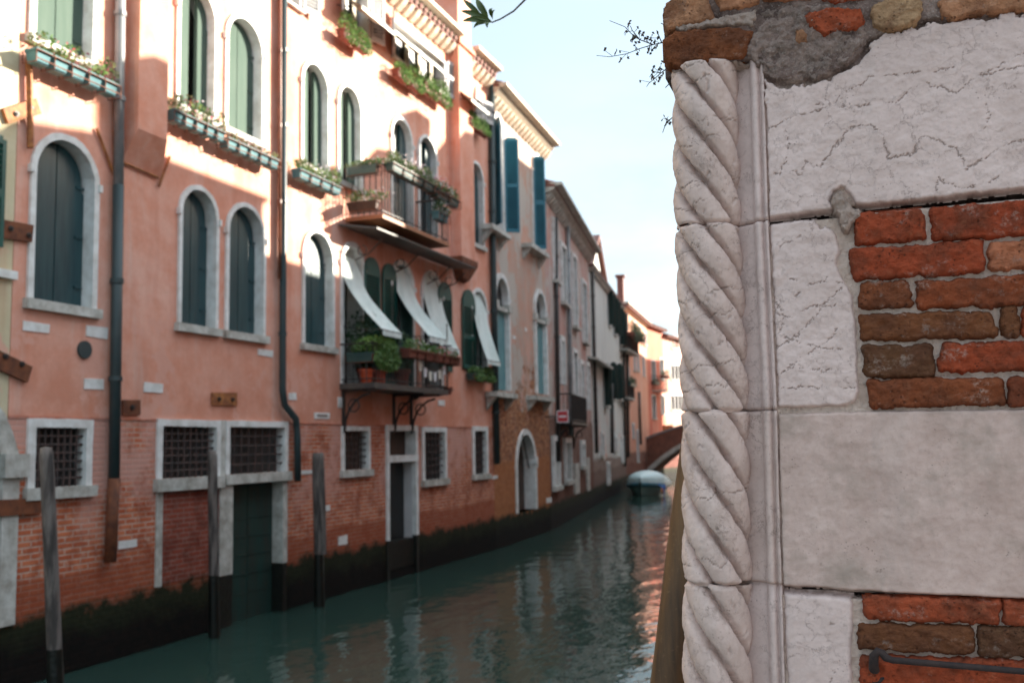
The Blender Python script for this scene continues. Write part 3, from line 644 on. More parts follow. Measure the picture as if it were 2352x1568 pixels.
for (xa, ya, xb, yb, w, lab) in ((830, 18, 905, 70, .5, 'narrow cream awning over the attic window left of the wide one'), (905, 66, 1040, 182, .5, 'long cream awning over the wide attic window'), (1082, 225, 1122, 260, .5, 'short cream awning over the last attic window, right of the chimney breast')):
    ua_, va = F1.px(xa, ya, w); ub_, vb_ = F1.px(xb, yb, w)
    awning(F1, ua_, ub_, va + .45, (va + vb_) / 2, w, lab, group='cream awnings under the eaves', mat='cream_cloth', knee=.1, valance=.07)
# flower boxes
def pl(xa, ya, xb, yb, w, lab, **k):
    ua_, va = F1.px(xa, ya, w + .18); ub_, vb_ = F1.px(xb, yb, w + .18); planter(F1, ua_, ub_, (va + vb_) / 2 , w, lab, **k)
pl(80, 148, 275, 215, .08, 'row of pale blue pots under the topmost left window beside the grey downpipe', npot=5, leaf='leaf_olive', leaf2='leaf_fresh', ph=.20, dens=.8, flowers=[('flower_red', 20)])
pl(398, 282, 520, 322, .08, 'row of pale blue pots with a leafy plant under the shuttered arched pair, left half', npot=5, leaf='leaf_olive', leaf2='leaf_fresh', ph=.24, dens=.9, flowers=[('flower_red', 20), ('flower_white', 20)])
pl(522, 345, 643, 384, .08, 'row of pale blue pots, nearly bare, ending at the copper downpipe', npot=5, leaf='leaf_olive', ph=.09, dens=.4, flowers=[('flower_white', 14)])
pl(688, 412, 786, 446, .08, 'row of pale green pots left of the upper balcony', npot=4, leaf='leaf_fresh', leaf2='leaf_olive', ph=.22, dens=1.1, flowers=[('flower_white', 20)])
pl(790, 92, 852, 118, .1, 'clump of bright green plants on the narrow attic window ledge', npot=2, pot='clay_pot', leaf='leaf_fresh', ph=.30, dens=2.2, hang=.15)
pl(915, 182, 975, 208, .1, 'left green plant box under the wide attic window', npot=2, pot='clay_pot', leaf='leaf_fresh', ph=.32, dens=2.2, hang=.15)
pl(976, 212, 1036, 242, .1, 'right green plant box under the wide attic window', npot=2, pot='clay_pot', leaf='leaf_fresh', ph=.32, dens=2.2, hang=.2)
pl(1080, 290, 1126, 312, .1, 'green plant box under the last attic window by the black downpipe', npot=2, pot='clay_pot', leaf='leaf_fresh', leaf2='leaf_dark', ph=.25, dens=2.2, hang=.1)
# upper balcony boxes
wR = .74
def side_planter(F, uu, v, w0, w1, lab, **k):
    Fs = Fr(*F.P(uu, 0, w0)[:2], F.N[0], F.N[1])   # runs outward from the wall, its front looks back along the canal
    Fs.N = (-F.D[0], -F.D[1])
    return planter(Fs, 0, w1 - w0, v, 0, lab, **k)
class FrS(Fr):
    pass
planter(F1, UB0 + .05, UB0 + 1.75, UBV + .78, .74, 'box of white and cream flowers on the front rail of the upper balcony', npot=4, pot='dark_pot', leaf='leaf_green', leaf2='leaf_olive', ph=.26, dens=1.4, flowers=[('flower_white', 150)])
planter(F1, UB0 + 1.8, UB0 + 2.5, UBV + .78, .74, 'box with red flowers on the front rail of the upper balcony', npot=2, pot='dark_pot', leaf='leaf_green', ph=.24, dens=1.4, flowers=[('flower_red', 50), ('flower_white', 20)])
planter(F1, UB1 - 1.0, UB1 + .1, UBV + .72, .76, 'dark box with pink flowers at the far end of the upper balcony rail', npot=2, pot='dark_pot', leaf='leaf_green', ph=.2, dens=1.4, flowers=[('flower_white', 50), ('flower_red', 14)])
planter(F1, UB0 - .14, UB0 - .12 + .16, UBV + .72, .08, 'dark box of trailing plants topping the near side rail of the upper balcony', npot=1, pot='dark_pot', leaf='leaf_olive', leaf2='leaf_green', d=.6, ph=.14, dens=4, hang=0, flowers=[('flower_white', 10)])
planter(F1, UB0 - .14, UB0 - .12 + .16, UBV + .08, .08, 'dark box of leafy plants on the near side of the upper balcony, lower of two', npot=1, pot='dark_wood', leaf='leaf_green', d=.6, ph=.2, dens=5, flowers=[('flower_white', 14)])
planter(F1, UB1 - .95, UB1 - .45, UBV + .30, .76, 'teal box hanging low on the far front of the upper balcony', npot=2, pot='teal_pot', leaf='leaf_dark', leaf2='leaf_green', ph=.22, dens=1.8, flowers=[('flower_white', 16)])
# lower balcony
planter(F1, LB0 - .02, LB0 + 1.0, LBV + .36, .12, 'dense trailing hedge plant spilling over the near end of the lower balcony', npot=1, pot='dark_pot', leaf='leaf_green', leaf2='leaf_fresh', d=.52, ph=.26, dens=6, hang=.22)
planter(F1, LB0 + 1.0, LB0 + 2.1, LBV + .50, .66, 'red-brown box with white blossoms on the lower balcony rail, left of the middle', npot=3, pot='clay_pot', leaf='leaf_green', ph=.22, dens=1.5, flowers=[('flower_white', 26)])
planter(F1, LB0 + 2.2, LB0 + 3.2, LBV + .50, .66, 'red-brown box with small red flowers on the middle of the lower balcony rail', npot=3, pot='clay_pot', leaf='leaf_green', ph=.16, dens=1.2, flowers=[('flower_white', 14), ('flower_red', 12)])
planter(F1, LB0 + 3.3, LB1 - .1, LBV + .50, .66, 'red-brown box with small white flowers over the bunting, lower balcony rail', npot=3, pot='clay_pot', leaf='leaf_green', leaf2='leaf_fresh', ph=.16, dens=1.2, flowers=[('flower_white', 26)])
planter(F1, *[F1.px(x, 880, .2)[0] for x in (1086, 1134)], F1.px(1086, 872, .2)[1], .04, 'small bushy window box beside the black downpipe, under the rightmost awning', npot=2, pot='dark_pot', leaf='leaf_green', leaf2='leaf_dark', ph=.22, dens=3, hang=.10)
def potted(F, u, v, w, r, h, lab, leaf='leaf_dark', lr=.3, n=300, pot='clay_pot', group='potted plants on the lower balcony'):
    t_ = thing('potted_plant', lab, 'potted plant', F, (u, v, w), group)
    k = 12; P = [[(u + rr * math.cos(2 * PI * j / k), v + y, w + rr * math.sin(2 * PI * j / k)) for j in range(k)] for y, rr in ((0, 0.001), (0, r * .7), (h * .8, r * .95), (h * .8, r * 1.1), (h, r * 1.1), (h - .01, .001))]
    part('pot', MB().grid(P, True), pot, t_, smooth=False); part('foliage', MB().leaves((u, v + h + lr * .8, w), (lr * .7, lr, lr * .6), n, .06), leaf, t_)
potted(F1, LB0 + .2, LBV + .001, .42, .13, .24, 'orange clay pot at the near end of the lower balcony', n=20, lr=.1, pot='orange_pot')
potted(F1, LB0 + .55, LBV + .001, .48, .13, .24, 'second orange clay pot at the near end of the lower balcony', n=20, lr=.1, pot='orange_pot')
potted(F1, LB0 + .55, LBV + .001, .2, .16, .3, 'tall dark shrub in the first window bay above the hedge plant', lr=.60, n=1100)
potted(F1, LB1 - 1.2, LBV + .001, .25, .15, .35, 'dark shrub standing under the third awning', lr=.42, n=600)
# bunting
t_ = thing('bunting', 'string of small white cloth flags hung on the lower balcony rail', 'bunting', F1, (LB1 - .9, LBV + .6, .70))
ua_, ub_ = LB1 - 1.45, LB1 - .15; sag = lambda s: LBV + .52 - .22 * math.sin(PI * s)
part('string', MB().tube([(ua_ + (ub_ - ua_) * s / 10, sag(s / 10), .70) for s in range(11)], .006, 4), 'sign_white', t_)
for k in range(6):
    s_ = (k + .5) / 6; x = ua_ + (ub_ - ua_) * s_; y = sag(s_); part('flag', MB().prism([(x - .07, y), (x + .07, y), (x + .05, y - .17), (x - .05, y - .17)], .700, .706), ('cream_cloth', 'sign_white')[k % 2], t_)
# tall iron lantern stand at the far end
t_ = thing('plant_stand', 'thin iron plant stand with a small clay pot beyond the lower balcony', 'plant stand', F1, (LB1 + .15, LBV - .1, .5))
u = LB1 + .12; q = MB().tube([(u, LBV - .1, .6), (u, LBV + 1.35, .6)], .012, 5)
for dz, rr in ((0, .12), (.55, .10), (.9, .1)): q.tube([(u + rr * math.cos(a * .7), LBV + dz, .6 + rr * math.sin(a * .7)) for a in range(10)], .008, 4)
q.box(u - .16, u + .16, LBV + .90, LBV + .92, .59, .61); part('stand', q, 'dark_iron', t_)
part('pot', MB().tube([(u, LBV - .08, .6), (u, LBV + .06, .6)], [.07, .11], 10), 'clay_pot', t_)
# ================= house 0, cream, at the left edge
b0 = Bld(F1, 0.5, 8.12, 12.2, 'cream house at the left edge with green shutter and worn stone arch', 'cream_house')
w_ = window(b0, 6.1, 7.55, 4.5, 6.6, .1, depth=.2, sill=.08); g0, g1, gv0, gv1 = F1.rect(-60, 300, 555, 8, .03); louvre(w_, g0, g1, gv0, gv1, .03, roundtop=False)
window(b0, 3.2, 4.4, 4.5, 6.6, .1, depth=.2, shut='teal_shutter'); window(b0, 5.9, 7.4, 7.6, 9.6, .1, depth=.2, shut='pale_shutter')
va = F1.px(10, 640)[1]; part('string_course', MB().box(.5, F1.px(40, 633, .06)[0], va, va + .09, 0, .07), 'stone_trim', b0.t)
u0 = F1.px(42, 1130)[0]; w_ = window(b0, u0 - 2.1, u0 - .02, .8, F1.px(-60, 860)[1], .22, True, depth=.5, sill=0, frame='stone_worn', name='gateway')
part('capital', MB().box(u0 - .27, u0 + .05, 2.35, 2.6, .0, .10), 'stone_worn', w_)
plate(b0, [(-60, 492), (78, 517), (74, 556), (-60, 535)], 'rust', .05, [(24, 525), (66, 540)]); plate(b0, [(-60, 775), (75, 842), (64, 878), (-60, 822)], 'rust', .05, [(12, 818), (50, 836)])
plate(b0, [(-60, 1150), (96, 1143), (96, 1178), (-60, 1190)], 'rust', .06)
b0.wall(); b0.roof()
# ================= house 2, peeling brick
b2 = Bld(F2, .01, e2, 11.45, 'tall peeling house with exposed orange brick, blue shutters and arched water gate', 'peeling_house')
def R2(*a): return F2.rect(*a)
cornice(b2, .02, e2 + .2, 11.2, .30, out=.5)
def led(b, xl, y, xr, w_=.30, h=.12):
    a = b.F.px(xl, y, w_)[0]; c = b.F.px(xr, y, w_)[0]; v = b.F.px((xl + xr) / 2, y + 6, w_)[1]
    p = part('ledge', MB().box(a, c, v - h, v, .001, w_), 'stone_worn', b.t)
    for x in (a + .15, c - .15): part('ledge_corbel', MB().sweep([(0, v - h), (w_ * .8, v - h), (w_ * .3, v - h - .2), (0, v - h - .3)], x - .07, x + .07), 'stone_worn', p)
w_ = window(b2, *[F2.px(x, 400)[0] for x in (1132, 1157)], F2.px(1140, 525)[1], F2.px(1145, 262)[1], .12, True, sill=0, shut=None, fill='reveal_plaster')
vb, vt_ = F2.px(1150, 528)[1], F2.px(1150, 315)[1]
def lsh(b, par, xa, xb, ya, yb, ang, mat='blue_louvre'):
    a, c = b.F.px(xa, (ya + yb) / 2, .15)[0], b.F.px(xb, (ya + yb) / 2, .15)[0]
    louvre(par, min(a, c), max(a, c), b.F.px((xa + xb) / 2, yb, .2)[1], b.F.px((xa + xb) / 2, ya, .2)[1], .04, mat=mat, roundtop=False, ang=ang)
hu = F2.px(1157, 400)[0]; louvre(w_, hu, hu + .36, vb, vt_, .03, mat='blue_louvre', roundtop=False, ang=-1.15)
hu = F2.px(1133, 400)[0]; louvre(w_, hu - .34, hu, vb, vt_ + .2, .03, mat='blue_louvre', roundtop=False, ang=.75)
led(b2, 1132, 520, 1174)
w_ = window(b2, *[F2.px(x, 460)[0] for x in (1222, 1248)], F2.px(1230, 568)[1], F2.px(1230, 350)[1], .12, True, sill=0, fill='reveal_plaster')
hu = F2.px(1224, 460)[0]; louvre(w_, hu, hu + .34, F2.px(1225, 570)[1], F2.px(1228, 368)[1], .03, mat='blue_louvre', roundtop=False, ang=-.95)
led(b2, 1222, 564, 1262)
for xa, xb, yt, yb in ((1134, 1168, 620, 893), (1226, 1253, 658, 902)):
    a, c = F2.px(xa, 760)[0], F2.px(xb, 760)[0]; v0_, v1_ = F2.px(xa, yb)[1], F2.px(xa, yt)[1]
    w_ = window(b2, a, c, v0_, v1_, .13, True, depth=.12, proud=.06, sill=0)
    vm = v1_ - (c - a) / 2 - .35
    part('transom', MB().box(a + .1, c - .1, vm, vm + .1, -.11, .05), 'stone_worn', w_)
    part('capital', MB().box(c - .2, c + .06, vm + .02, vm + .22, -.1, .10), 'stone_worn', w_); part('capital', MB().box(a - .06, a + .18, vm + .02, vm + .22, -.1, .10), 'stone_worn', w_)
    part('shutter', MB().box(a + .14, c - .14, v0_, vm - .005, -.10, -.06), 'blue_pale', w_) if 'blue_pale' in MAT else part('shutter', MB().box(a + .14, c - .14, v0_, vm - .005, -.10, -.06), simple('blue_pale', (.13, .30, .32), (.09, .23, .26), 3, .5), w_)
    led(b2, xa + 8, yb + 2, xb + 22)
a, c = F2.px(1183, 1080)[0], F2.px(1231, 1080)[0]
w_ = window(b2, a, c, .85, F2.px(1190, 984)[1], .15, True, depth=.30, sill=0, name='water_gate', fill='dark_wood'); part('impost', MB().box(c - .17, c + .04, 2.05, 2.25, -.3, .06), 'stone_trim', w_)
for a_ in ((1255, 1143, 1155, 1266), (1178, 770, 778, 1184), (1205, 752, 760, 1210)): slab(b2, *a_)
slab(b2, 1131, 1092, 1100, 1142)
for x0, y0, x1, y1 in ((1200, 998, 1215, 1075), (1090, 900, 1118, 960)): part('iron_tie', MB().tube([(*F2.px(max(x0, 1135), y0, .04), .04), (*F2.px(max(x1, 1140), y1, .04), .04)], .02, 5), 'dark_iron', b2.t)
b2.wall(); b2.roof(over=.3)
# ================= house 3, worn pink
b3 = Bld(F3, .01, e3, 10.2, 'long worn pink-grey house with dark eaves brackets and several downpipes', 'worn_pink_house')
cornice(b3, .02, e3, 10.0, .42, 'stone_worn', out=.55)
pz3 = lambda x, y, w=.1: (*F3.px(x, y, w), w)
for x0, y0, x1, y1, mt in ((1276, 500, 1283, 1060, 'dark_iron'), (1304, 520, 1312, 1000, 'pipe_grey'), (1360, 610, 1371, 1040, 'dark_iron')): pipe(b3, [pz3(x0, y0), pz3(x1, y1)], .07, mt)
for xl, yt, yb, xr in ((1268, 500, 640, 1275), (1286, 555, 690, 1297), (1312, 580, 745, 1322), (1335, 640, 780, 1345)):
    u0, u1, v0, v1 = F3.rect(xl, yt, yb, xr); window(b3, u0, max(u1, u0 + .75), v0, v1, .13, depth=.09, proud=.09, frame='stone_trim', sill=.1, sillw=.15)
for xl, yt, yb, xr in ((1285, 770, 880, 1293), (1313, 798, 940, 1324), (1330, 825, 935, 1338), (1345, 830, 940, 1352)):
    u0, u1, v0, v1 = F3.rect(xl, yt, yb, xr); window(b3, u0, max(u1, u0 + .8), v0, v1, .16, depth=.09, proud=.09, frame='stone_trim', sill=.0)
for xl, yt, yb, xr in ((1267, 1000, 1118, 1282), (1294, 1005, 1105, 1309), (1332, 1010, 1070, 1340)):
    u0, u1, v0, v1 = F3.rect(xl, yt, yb, xr); window(b3, u0, max(u1, u0 + .9), v0, v1, .16, depth=.10, proud=.09, sill=.13, sillw=.12, fill='reveal_plaster' if xl == 1267 else 'dark_void')
for xl, yt, yb, xr in ((1317, 1065, 1135, 1328), (1346, 1050, 1128, 1352)): slab(b3, xl, yt, yb, xr, 'stone_worn', .06, 'door_jamb')
u0 = F3.px(1315, 960, .5)[0]; u1 = F3.px(1350, 960, .5)[0]; balcony(b3, u0, u1, F3.px(1315, 968, .5)[1], .5, .85, 'dark_iron', brackets=(u0 + .2, u1 - .2))
b3.wall(); b3.roof(over=.35)
part('vent_hood', MB().box(2.2, 3.0, 10.9, 11.5, -2.2, -1.6).box(2.0, 3.2, 11.5, 11.62, -2.35, -1.45), 'roof_tile', b3.t)
# ================= house 4, grey white
b4 = Bld(F4, .01, e4, 9.7, 'pale grey-white house with dark green shutters and a tiled gable', 'grey_white_house')
cornice(b4, .02, e4, 9.55, .5, 'stone_worn', out=.2, dent=False, h=.15)
for xl, yt, yb, xr in ((1396, 672, 745, 1402), (1409, 690, 765, 1413), (1422, 712, 790, 1426)):
    u0, u1, v0, v1 = F4.rect(xl, yt, yb, xr); w_ = window(b4, u0, u0 + .9, v0, v1, .1, depth=.09, proud=.09, sill=.08)
    louvre(w_, u0 - .32, u0 - .02, v0, v1, .04, mat='dark_louvre', roundtop=False, ang=.9) if 'dark_louvre' in MAT else (simple('dark_louvre', (.012, .035, .032), (.02, .045, .04), 4, .5), louvre(w_, u0 - .32, u0 - .02, v0, v1, .04, mat='dark_louvre', roundtop=False, ang=.9))
    louvre(w_, u0 + .92, u0 + 1.22, v0, v1, .04, mat='dark_louvre', roundtop=False, ang=-.9)
for xl, yt, yb, xr in ((1386, 838, 930, 1392), (1402, 835, 915, 1406), (1417, 838, 915, 1421)):
    u0, u1, v0, v1 = F4.rect(xl, yt, yb, xr); w_ = window(b4, u0, u0 + .9, v0, v1, .1, depth=.09, proud=.09, sill=.12, sillw=.18)
    louvre(w_, u0 - .32, u0 - .02, v0, v1, .04, mat='dark_louvre', roundtop=False, ang=.9); louvre(w_, u0 + .92, u0 + 1.22, v0, v1, .04, mat='dark_louvre', roundtop=False, ang=-.7)
for xl, yt, yb, xr in ((1378, 990, 1045, 1388), (1393, 1060, 1110, 1398), (1410, 1000, 1035, 1414), (1426, 1000, 1060, 1430)):
    u0, u1, v0, v1 = F4.rect(xl, yt, yb, xr); window(b4, u0, u0 + .9, v0, v1, .12, depth=.10, proud=.09, sill=.1)
pz4 = lambda x, y, w=.1: (*F4.px(x, y, w), w)
pipe(b4, [pz4(1405, 880), pz4(1407, 1040)], .08, 'dark_iron'); pipe(b4, [pz4(1432, 720), pz4(1436, 1070)], .07, 'dark_iron')
u0, v0 = F4.px(1366, 815, .3); u1 = F4.px(1400, 815, .3)[0]; part('hood_roof', MB().sweep([(0, v0), (.45, v0 - .12), (.45, v0 - .2), (0, v0 - .1)], u0, u1), 'stone_worn', b4.t)
b4.wall(); rf = b4.roof(over=.18, rise=.6)
# gabled dormer
g0 = F4.px(1378, 600)[0] + .4; g1 = g0 + 6.0
m = MB().add([(g0, 9.9, -.6), (g1, 9.9, -.6), (g1, 9.9, -5), (g0, 9.9, -5), (g0, 10.5, -.6), (g1, 10.5, -.6), (g1, 10.5, -5), (g0, 10.5, -5), ((g0 + g1) / 2, 12.3, -.6), ((g0 + g1) / 2, 12.3, -5)], [(0, 1, 5, 8, 4), (3, 7, 9, 6, 2), (0, 4, 7, 3), (1, 2, 6, 5)])
dm = part('gable_wall', m, 'grey_white_house', b4.t); c_ = (g0 + g1) / 2
part('gable_roof', MB().add([(g0 - .3, 10.35, -.35), (c_, 12.4, -.35), (c_, 12.4, -5.2), (g0 - .3, 10.35, -5.2), (g1 + .3, 10.35, -.35), (g1 + .3, 10.35, -5.2), (g0 - .3, 10.5, -.35), (c_, 12.55, -.35), (c_, 12.55, -5.2), (g0 - .3, 10.5, -5.2), (g1 + .3, 10.5, -.35), (g1 + .3, 10.5, -5.2)],
     [(0, 1, 2, 3), (1, 4, 5, 2), (6, 7, 8, 9), (7, 10, 11, 8), (0, 1, 7, 6), (1, 4, 10, 7), (0, 6, 9, 3), (4, 5, 11, 10)]), 'roof_tile', dm)
ca = F4.px(1431, 640, -.8)[0]; cv = F4.px(1434, 640, -.8)[1]; part('chimney', MB().box(ca, ca + .7, 9.3, cv, -1.2, -.8).box(ca - .1, ca + .8, cv, cv + .12, -1.3, -.7), 'roof_tile', b4.t)
# ================= house 5
b5 = Bld(F5, .01, e5, 9.9, 'salmon house catching sun under its eaves beyond the pale grey-white house', 'salmon_house')
cornice(b5, .02, e5, 9.8, .5, out=.4, dent=False)
for xl, yt, yb in ((1455, 735, 765), (1467, 745, 775), (1480, 760, 790), (1455, 805, 850), (1463, 810, 850), (1476, 815, 860), (1452, 970, 1005), (1462, 985, 1060), (1440, 840, 870)):
    u0, u1, v0, v1 = F5.rect(xl, yt, yb, xl + 4); window(b5, u0, u0 + .8, v0, v1, .12, depth=.09, sill=.08, frame='reveal_plaster')
u0 = F5.px(1441, 915, .5)[0]; balcony(b5, u0, u0 + 2.4, F5.px(1442, 912, .5)[1], .55, .9, 'stone_worn', brackets=(u0 + .3, u0 + 2.1))
u0b = F5.px(1440, 785, .5)[0]; vb5 = F5.px(1440, 800, .5)[1]; balcony(b5, u0b, u0b + 4.2, vb5, .55, .9, 'stone_worn', brackets=(u0b + .3,))
pz5 = lambda x, y, w=.1: (*F5.px(x, y, w), w)
pipe(b5, [pz5(1440, 720), pz5(1443, 1050)], .08, 'dark_iron'); pipe(b5, [pz5(1468, 900), pz5(1472, 1020)], .07, 'dark_iron')
b5.wall(); b5.roof()
planter(F5, u0b, u0b + 4.2, vb5 + .7, .5, 'dark bushy balcony box high on the salmon house past the grey-white house', npot=4, pot='clay_pot', leaf='leaf_dark', leaf2='leaf_green', d=.35, ph=.6, dens=1.6, hang=.5, flowers=[('flower_red', 40)])
planter(F5, u0 + .3, u0 + 2.2, F5.px(1442, 912, .5)[1] + .6, .5, 'dark plants on the small lower balcony of the far salmon house', npot=2, pot='dark_pot', leaf='leaf_dark', ph=.5, dens=1.2)
# ================= house 6 / 7
b6 = Bld(F6, .01, e6, 9.9, 'narrow red-fronted house behind the bridge', 'red_house')
for xl, yt, yb in ((1496, 825, 870), (1516, 820, 870), (1497, 905, 960), (1518, 905, 950)):
    u0, u1, v0, v1 = F6.rect(xl, yt, yb, xl + 5); window(b6, u0, u0 + 1.0, v0, v1, .1, depth=.09, sill=.08, frame='reveal_plaster')
b6.wall(); b6.roof(); planter(F6, F6.px(1495, 880)[0], F6.px(1508, 880)[0], F6.px(1495, 882)[1], .05, 'long dark window box on the narrow red-fronted house', npot=2, pot='dark_pot', leaf='leaf_dark', ph=.3, dens=.8)
u0 = F6.px(1515, 885, .5)[0]; balcony(b6, u0, u0 + 1.8, F6.px(1515, 895, .5)[1], .6, .9, 'stone_worn'); planter(F6, u0, u0 + 1.8, F6.px(1515, 895, .5)[1] + .8, .55, 'green plants on the little balcony behind the bridge', npot=2, pot='clay_pot', leaf='leaf_green', ph=.4, dens=1)
b7 = Bld(F7, .01, e7, 9.6, 'rose and cream sunlit house closing the view behind the bridge', 'rose_house')
for xl in (1540, 1548, 1556, 1564):
    for yt, yb in ((770, 798), (835, 870), (905, 940)):
        u0, u1, v0, v1 = F7.rect(xl, yt, yb, xl + 4); window(b7, u0, u0 + .9, v0, v1, .1, depth=.09, sill=.08, frame='reveal_plaster')
b7.wall(); b7.roof()
# ================= no entry sign
u0, u1, v0, v1 = F3.rect(1280, 942, 970, 1306, .30)
t_ = thing('no_entry_sign', 'square red no-entry sign with a white bar on the peeling wall', 'sign', F3, (u0, v0, .3))
cx, cy, hw = 0, 0, .33
# the sign faces the traffic coming up the canal, square to the wall
x0, y0, _ = F3.P(u0, 0, .30); dd = ray(1293, 956); sF = Fr(x0, y0, -dd[1] * -1, dd[0] * -1)
sF = Fr(x0, y0, dd[1], -dd[0])
bpy.data.objects.remove(t_); W_ = sF.px(1306, 956)[0] - sF.px(1279, 956)[0]; s0 = sF.px(1279, 956)[0]; sv0, sv1 = sF.px(1292, 970)[1], sF.px(1292, 942)[1]
t_ = thing('no_entry_sign', 'square red no-entry sign with a white bar on the peeling wall', 'sign', sF, (s0, sv0, 0))
part('panel', MB().box(s0, s0 + W_, sv0, sv1, -.03, 0), 'sign_white', t_); part('red_field', MB().box(s0 + W_ * .07, s0 + W_ * .93, sv0 + W_ * .07, sv1 - W_ * .07, .001, .004), 'sign_red', t_)
part('white_bar', MB().box(s0 + W_ * .2, s0 + W_ * .8, (sv0 + sv1) / 2 - W_ * .07, (sv0 + sv1) / 2 + W_ * .07, .005, .008), 'sign_white', t_)
part('arm', MB().tube([(s0 - .45, (sv0 + sv1) / 2, -.05), (s0 + W_ * .5, (sv0 + sv1) / 2, -.05)], .02, 6), 'dark_iron', t_)
# ================= mooring posts
FW = Fr(0, 0, 1, 0)   # u = world x, v = z, w = -y
def depthpt(px, py, Z):   # world point at camera depth Z on the pixel ray
    d = ray(px, py); return (d[0] * Z, d[1] * Z, HC + d[2] * Z)
def post(xt, yt, xb, yb, Z, r, lab, fork=False, wet=.95):
    a = Vector(depthpt(xt, yt, Z)); b = Vector(depthpt(xb, yb, Z))
    s_ = (b.z + .6) / (a.z - b.z); bot = b + (b - a) * s_
    t_ = thing('mooring_post', lab, 'mooring post', FW, (bot.x, bot.z, -bot.y), 'wooden mooring posts')
    f = (wet - bot.z) / (a.z - bot.z)
    def P(s): p = bot + (a - bot) * s; return p
    def trunk(s0, s1, n, off=(0, 0), rr=r):
        rows = []
        for i in range(n + 1):
            s = s0 + (s1 - s0) * i / n; p = P(s); k = 14; ro = rr * (1.12 - .22 * s)
            if s1 == 1 and i == n: ro *= .8
            rows.append([(p.x + off[0] + ro * (1 + .06 * math.sin(j * 2.1 + s * 9)) * math.cos(2 * PI * j / k), p.z, -p.y + off[1] + ro * math.sin(2 * PI * j / k)) for j in range(k)])
        if s1 == 1: p = P(1.); rows.append([(p.x + off[0], p.z + .01, -p.y + off[1])] * k)
        return rows
    part('shaft', MB().grid(trunk(f, 1, 24), True), 'mooring_wood', t_)
    if fork:
        part('shaft', MB().grid(trunk(f, 1, 20, (r * 1.1, 0), r * .72), True), 'mooring_wood', t_)
    part('wet_foot', MB().grid(trunk(0, f, 10, (0, 0), r * 1.02), True), 'wet_wood', t_)
    return t_
post(106, 1028, 126, 1500, 8.45, .062, 'tall pale mooring post nearest the camera, before the barred window at left')
post(488, 1035, 491, 1323, 13.2, .068, 'dark split-topped mooring post before the bricked-up gate')
post(727, 1040, 732, 1273, 15.6, .075, 'forked mooring post standing between the green water door and small window', fork=True)
t_ = thing('leaning_pole', 'brown leaning pole rising from the water just behind the rope column', 'mooring post', FW, (*[0, 0, 0],))
bpy.data.objects.remove(t_)
Zp = 3.3; a = Vector(depthpt(1640, 830, Zp)); b = Vector(depthpt(1548, 1568, Zp)); bot = b + (b - a) * ((b.z + .6) / (a.z - b.z))
t_ = thing('leaning_pole', 'thick brown leaning pole rising just behind the twisted stone column', 'mooring post', FW, (bot.x, bot.z, -bot.y))
rows = []
for i in range(41):
    s = i / 40; p = bot + (a - bot) * s; k = 24; ro = .088 - .012 * s
    if i == 40: ro *= .8
    rows.append([(p.x + ro * (1 + .02 * math.sin(j * 1.3 + s * 30)) * math.cos(2 * PI * j / k), p.z, -p.y + ro * math.sin(2 * PI * j / k)) for j in range(k)])
rows.append([(a.x, a.z + .015, -a.y)] * 24)
part('shaft', MB().grid(rows, True), 'weathered_pole', t_)
part('iron_band', MB().tube([tuple((Vector((p.x, p.z, -p.y)))) for p in (bot + (a - bot) * .985, bot + (a - bot) * .995)], .08, 20), 'dark_iron', t_)
# ================= boat, bow to the camera
d = ray(1473, 1138); tt = (WATER - HC) / d[2]; bx, by = d[0] * tt, d[1] * tt
FB = Fr(bx, by, -.10, 1)
t_ = thing('boat', 'small moored boat under a pale blue tarpaulin, bow to the camera', 'boat', FB, (0, WATER, 0))
L = 5.2; rows = []; cov = []; band = []
for i in range(21):
    s = i / 20; wd = .88 * min(1, (s * 3.0) ** .55) if s < .5 else .88 * (1 - .25 * (s - .5) ** 2); y = s * L
    if s == 0: wd = .03
    sh = .55 + .18 * (1 - s) ** 3
    rows.append([(y + (.35 * (1 - s) ** 4 * -1) * q, WATER - .15 + (sh + .02) * q, wd * (.62 + .38 * q) * sg) for sg, q in ((-1, 1), (-1, .6), (-1, .3), (-1, 0), (1, 0), (1, .3), (1, .6), (1, 1))])
    n = 12; hh = .62 * math.sin(PI * min(1, max(0, (s * .95 + .06)))) ** .55
    cov.append([(y - .3 * (1 - s) ** 4, WATER - .15 + sh + .045 + hh * math.sin(PI * j / n) ** .8, -wd * 1.02 * math.cos(PI * j / n)) for j in range(n + 1)])
    band.append([(y - .33 * (1 - s) ** 4, WATER - .15 + sh + dz, sg * (wd + o)) for sg, dz, o in ((-1, .05, .0), (-1, .04, .05), (-1, -.14, .04), (-1, -.14, 0))])
hb = MB().grid(rows); hb.add([rows[-1][j] for j in range(8)], [tuple(range(8))]); part('hull', hb, 'boat_hull', t_)
cb = MB().grid(cov); cb.add(cov[-1], [tuple(range(13))]); part('cover', cb, 'boat_cover', t_)
bd = MB().grid(band); bd.grid([[(a_, b_, -c_) for a_, b_, c_ in r] for r in band]); part('rub_rail', bd, 'boat_band', t_)
part('bow_rope', MB().tube([(.5, .65, .75), (.2, .45, 1.0), (.1, .15, 1.05)], .03, 6), 'blue_rope', t_)
for k, (dy, mt) in enumerate(((.5, 'blue_rope'), (1.0, 'blue_rope'), (.25, 'orange_float'))):
    z0 = .30 if k < 2 else .18
    P = [[(dy + .1 * math.sin(PI * i / 6) * math.cos(2 * PI * j / 8), z0 + .32 * (i / 6), .86 + .12 * k * 0 + .1 + .1 * math.sin(PI * i / 6) * math.sin(2 * PI * j / 8)) for j in range(8)] for i in range(7)]
    part('fender', MB().grid(P, True), mt, t_)
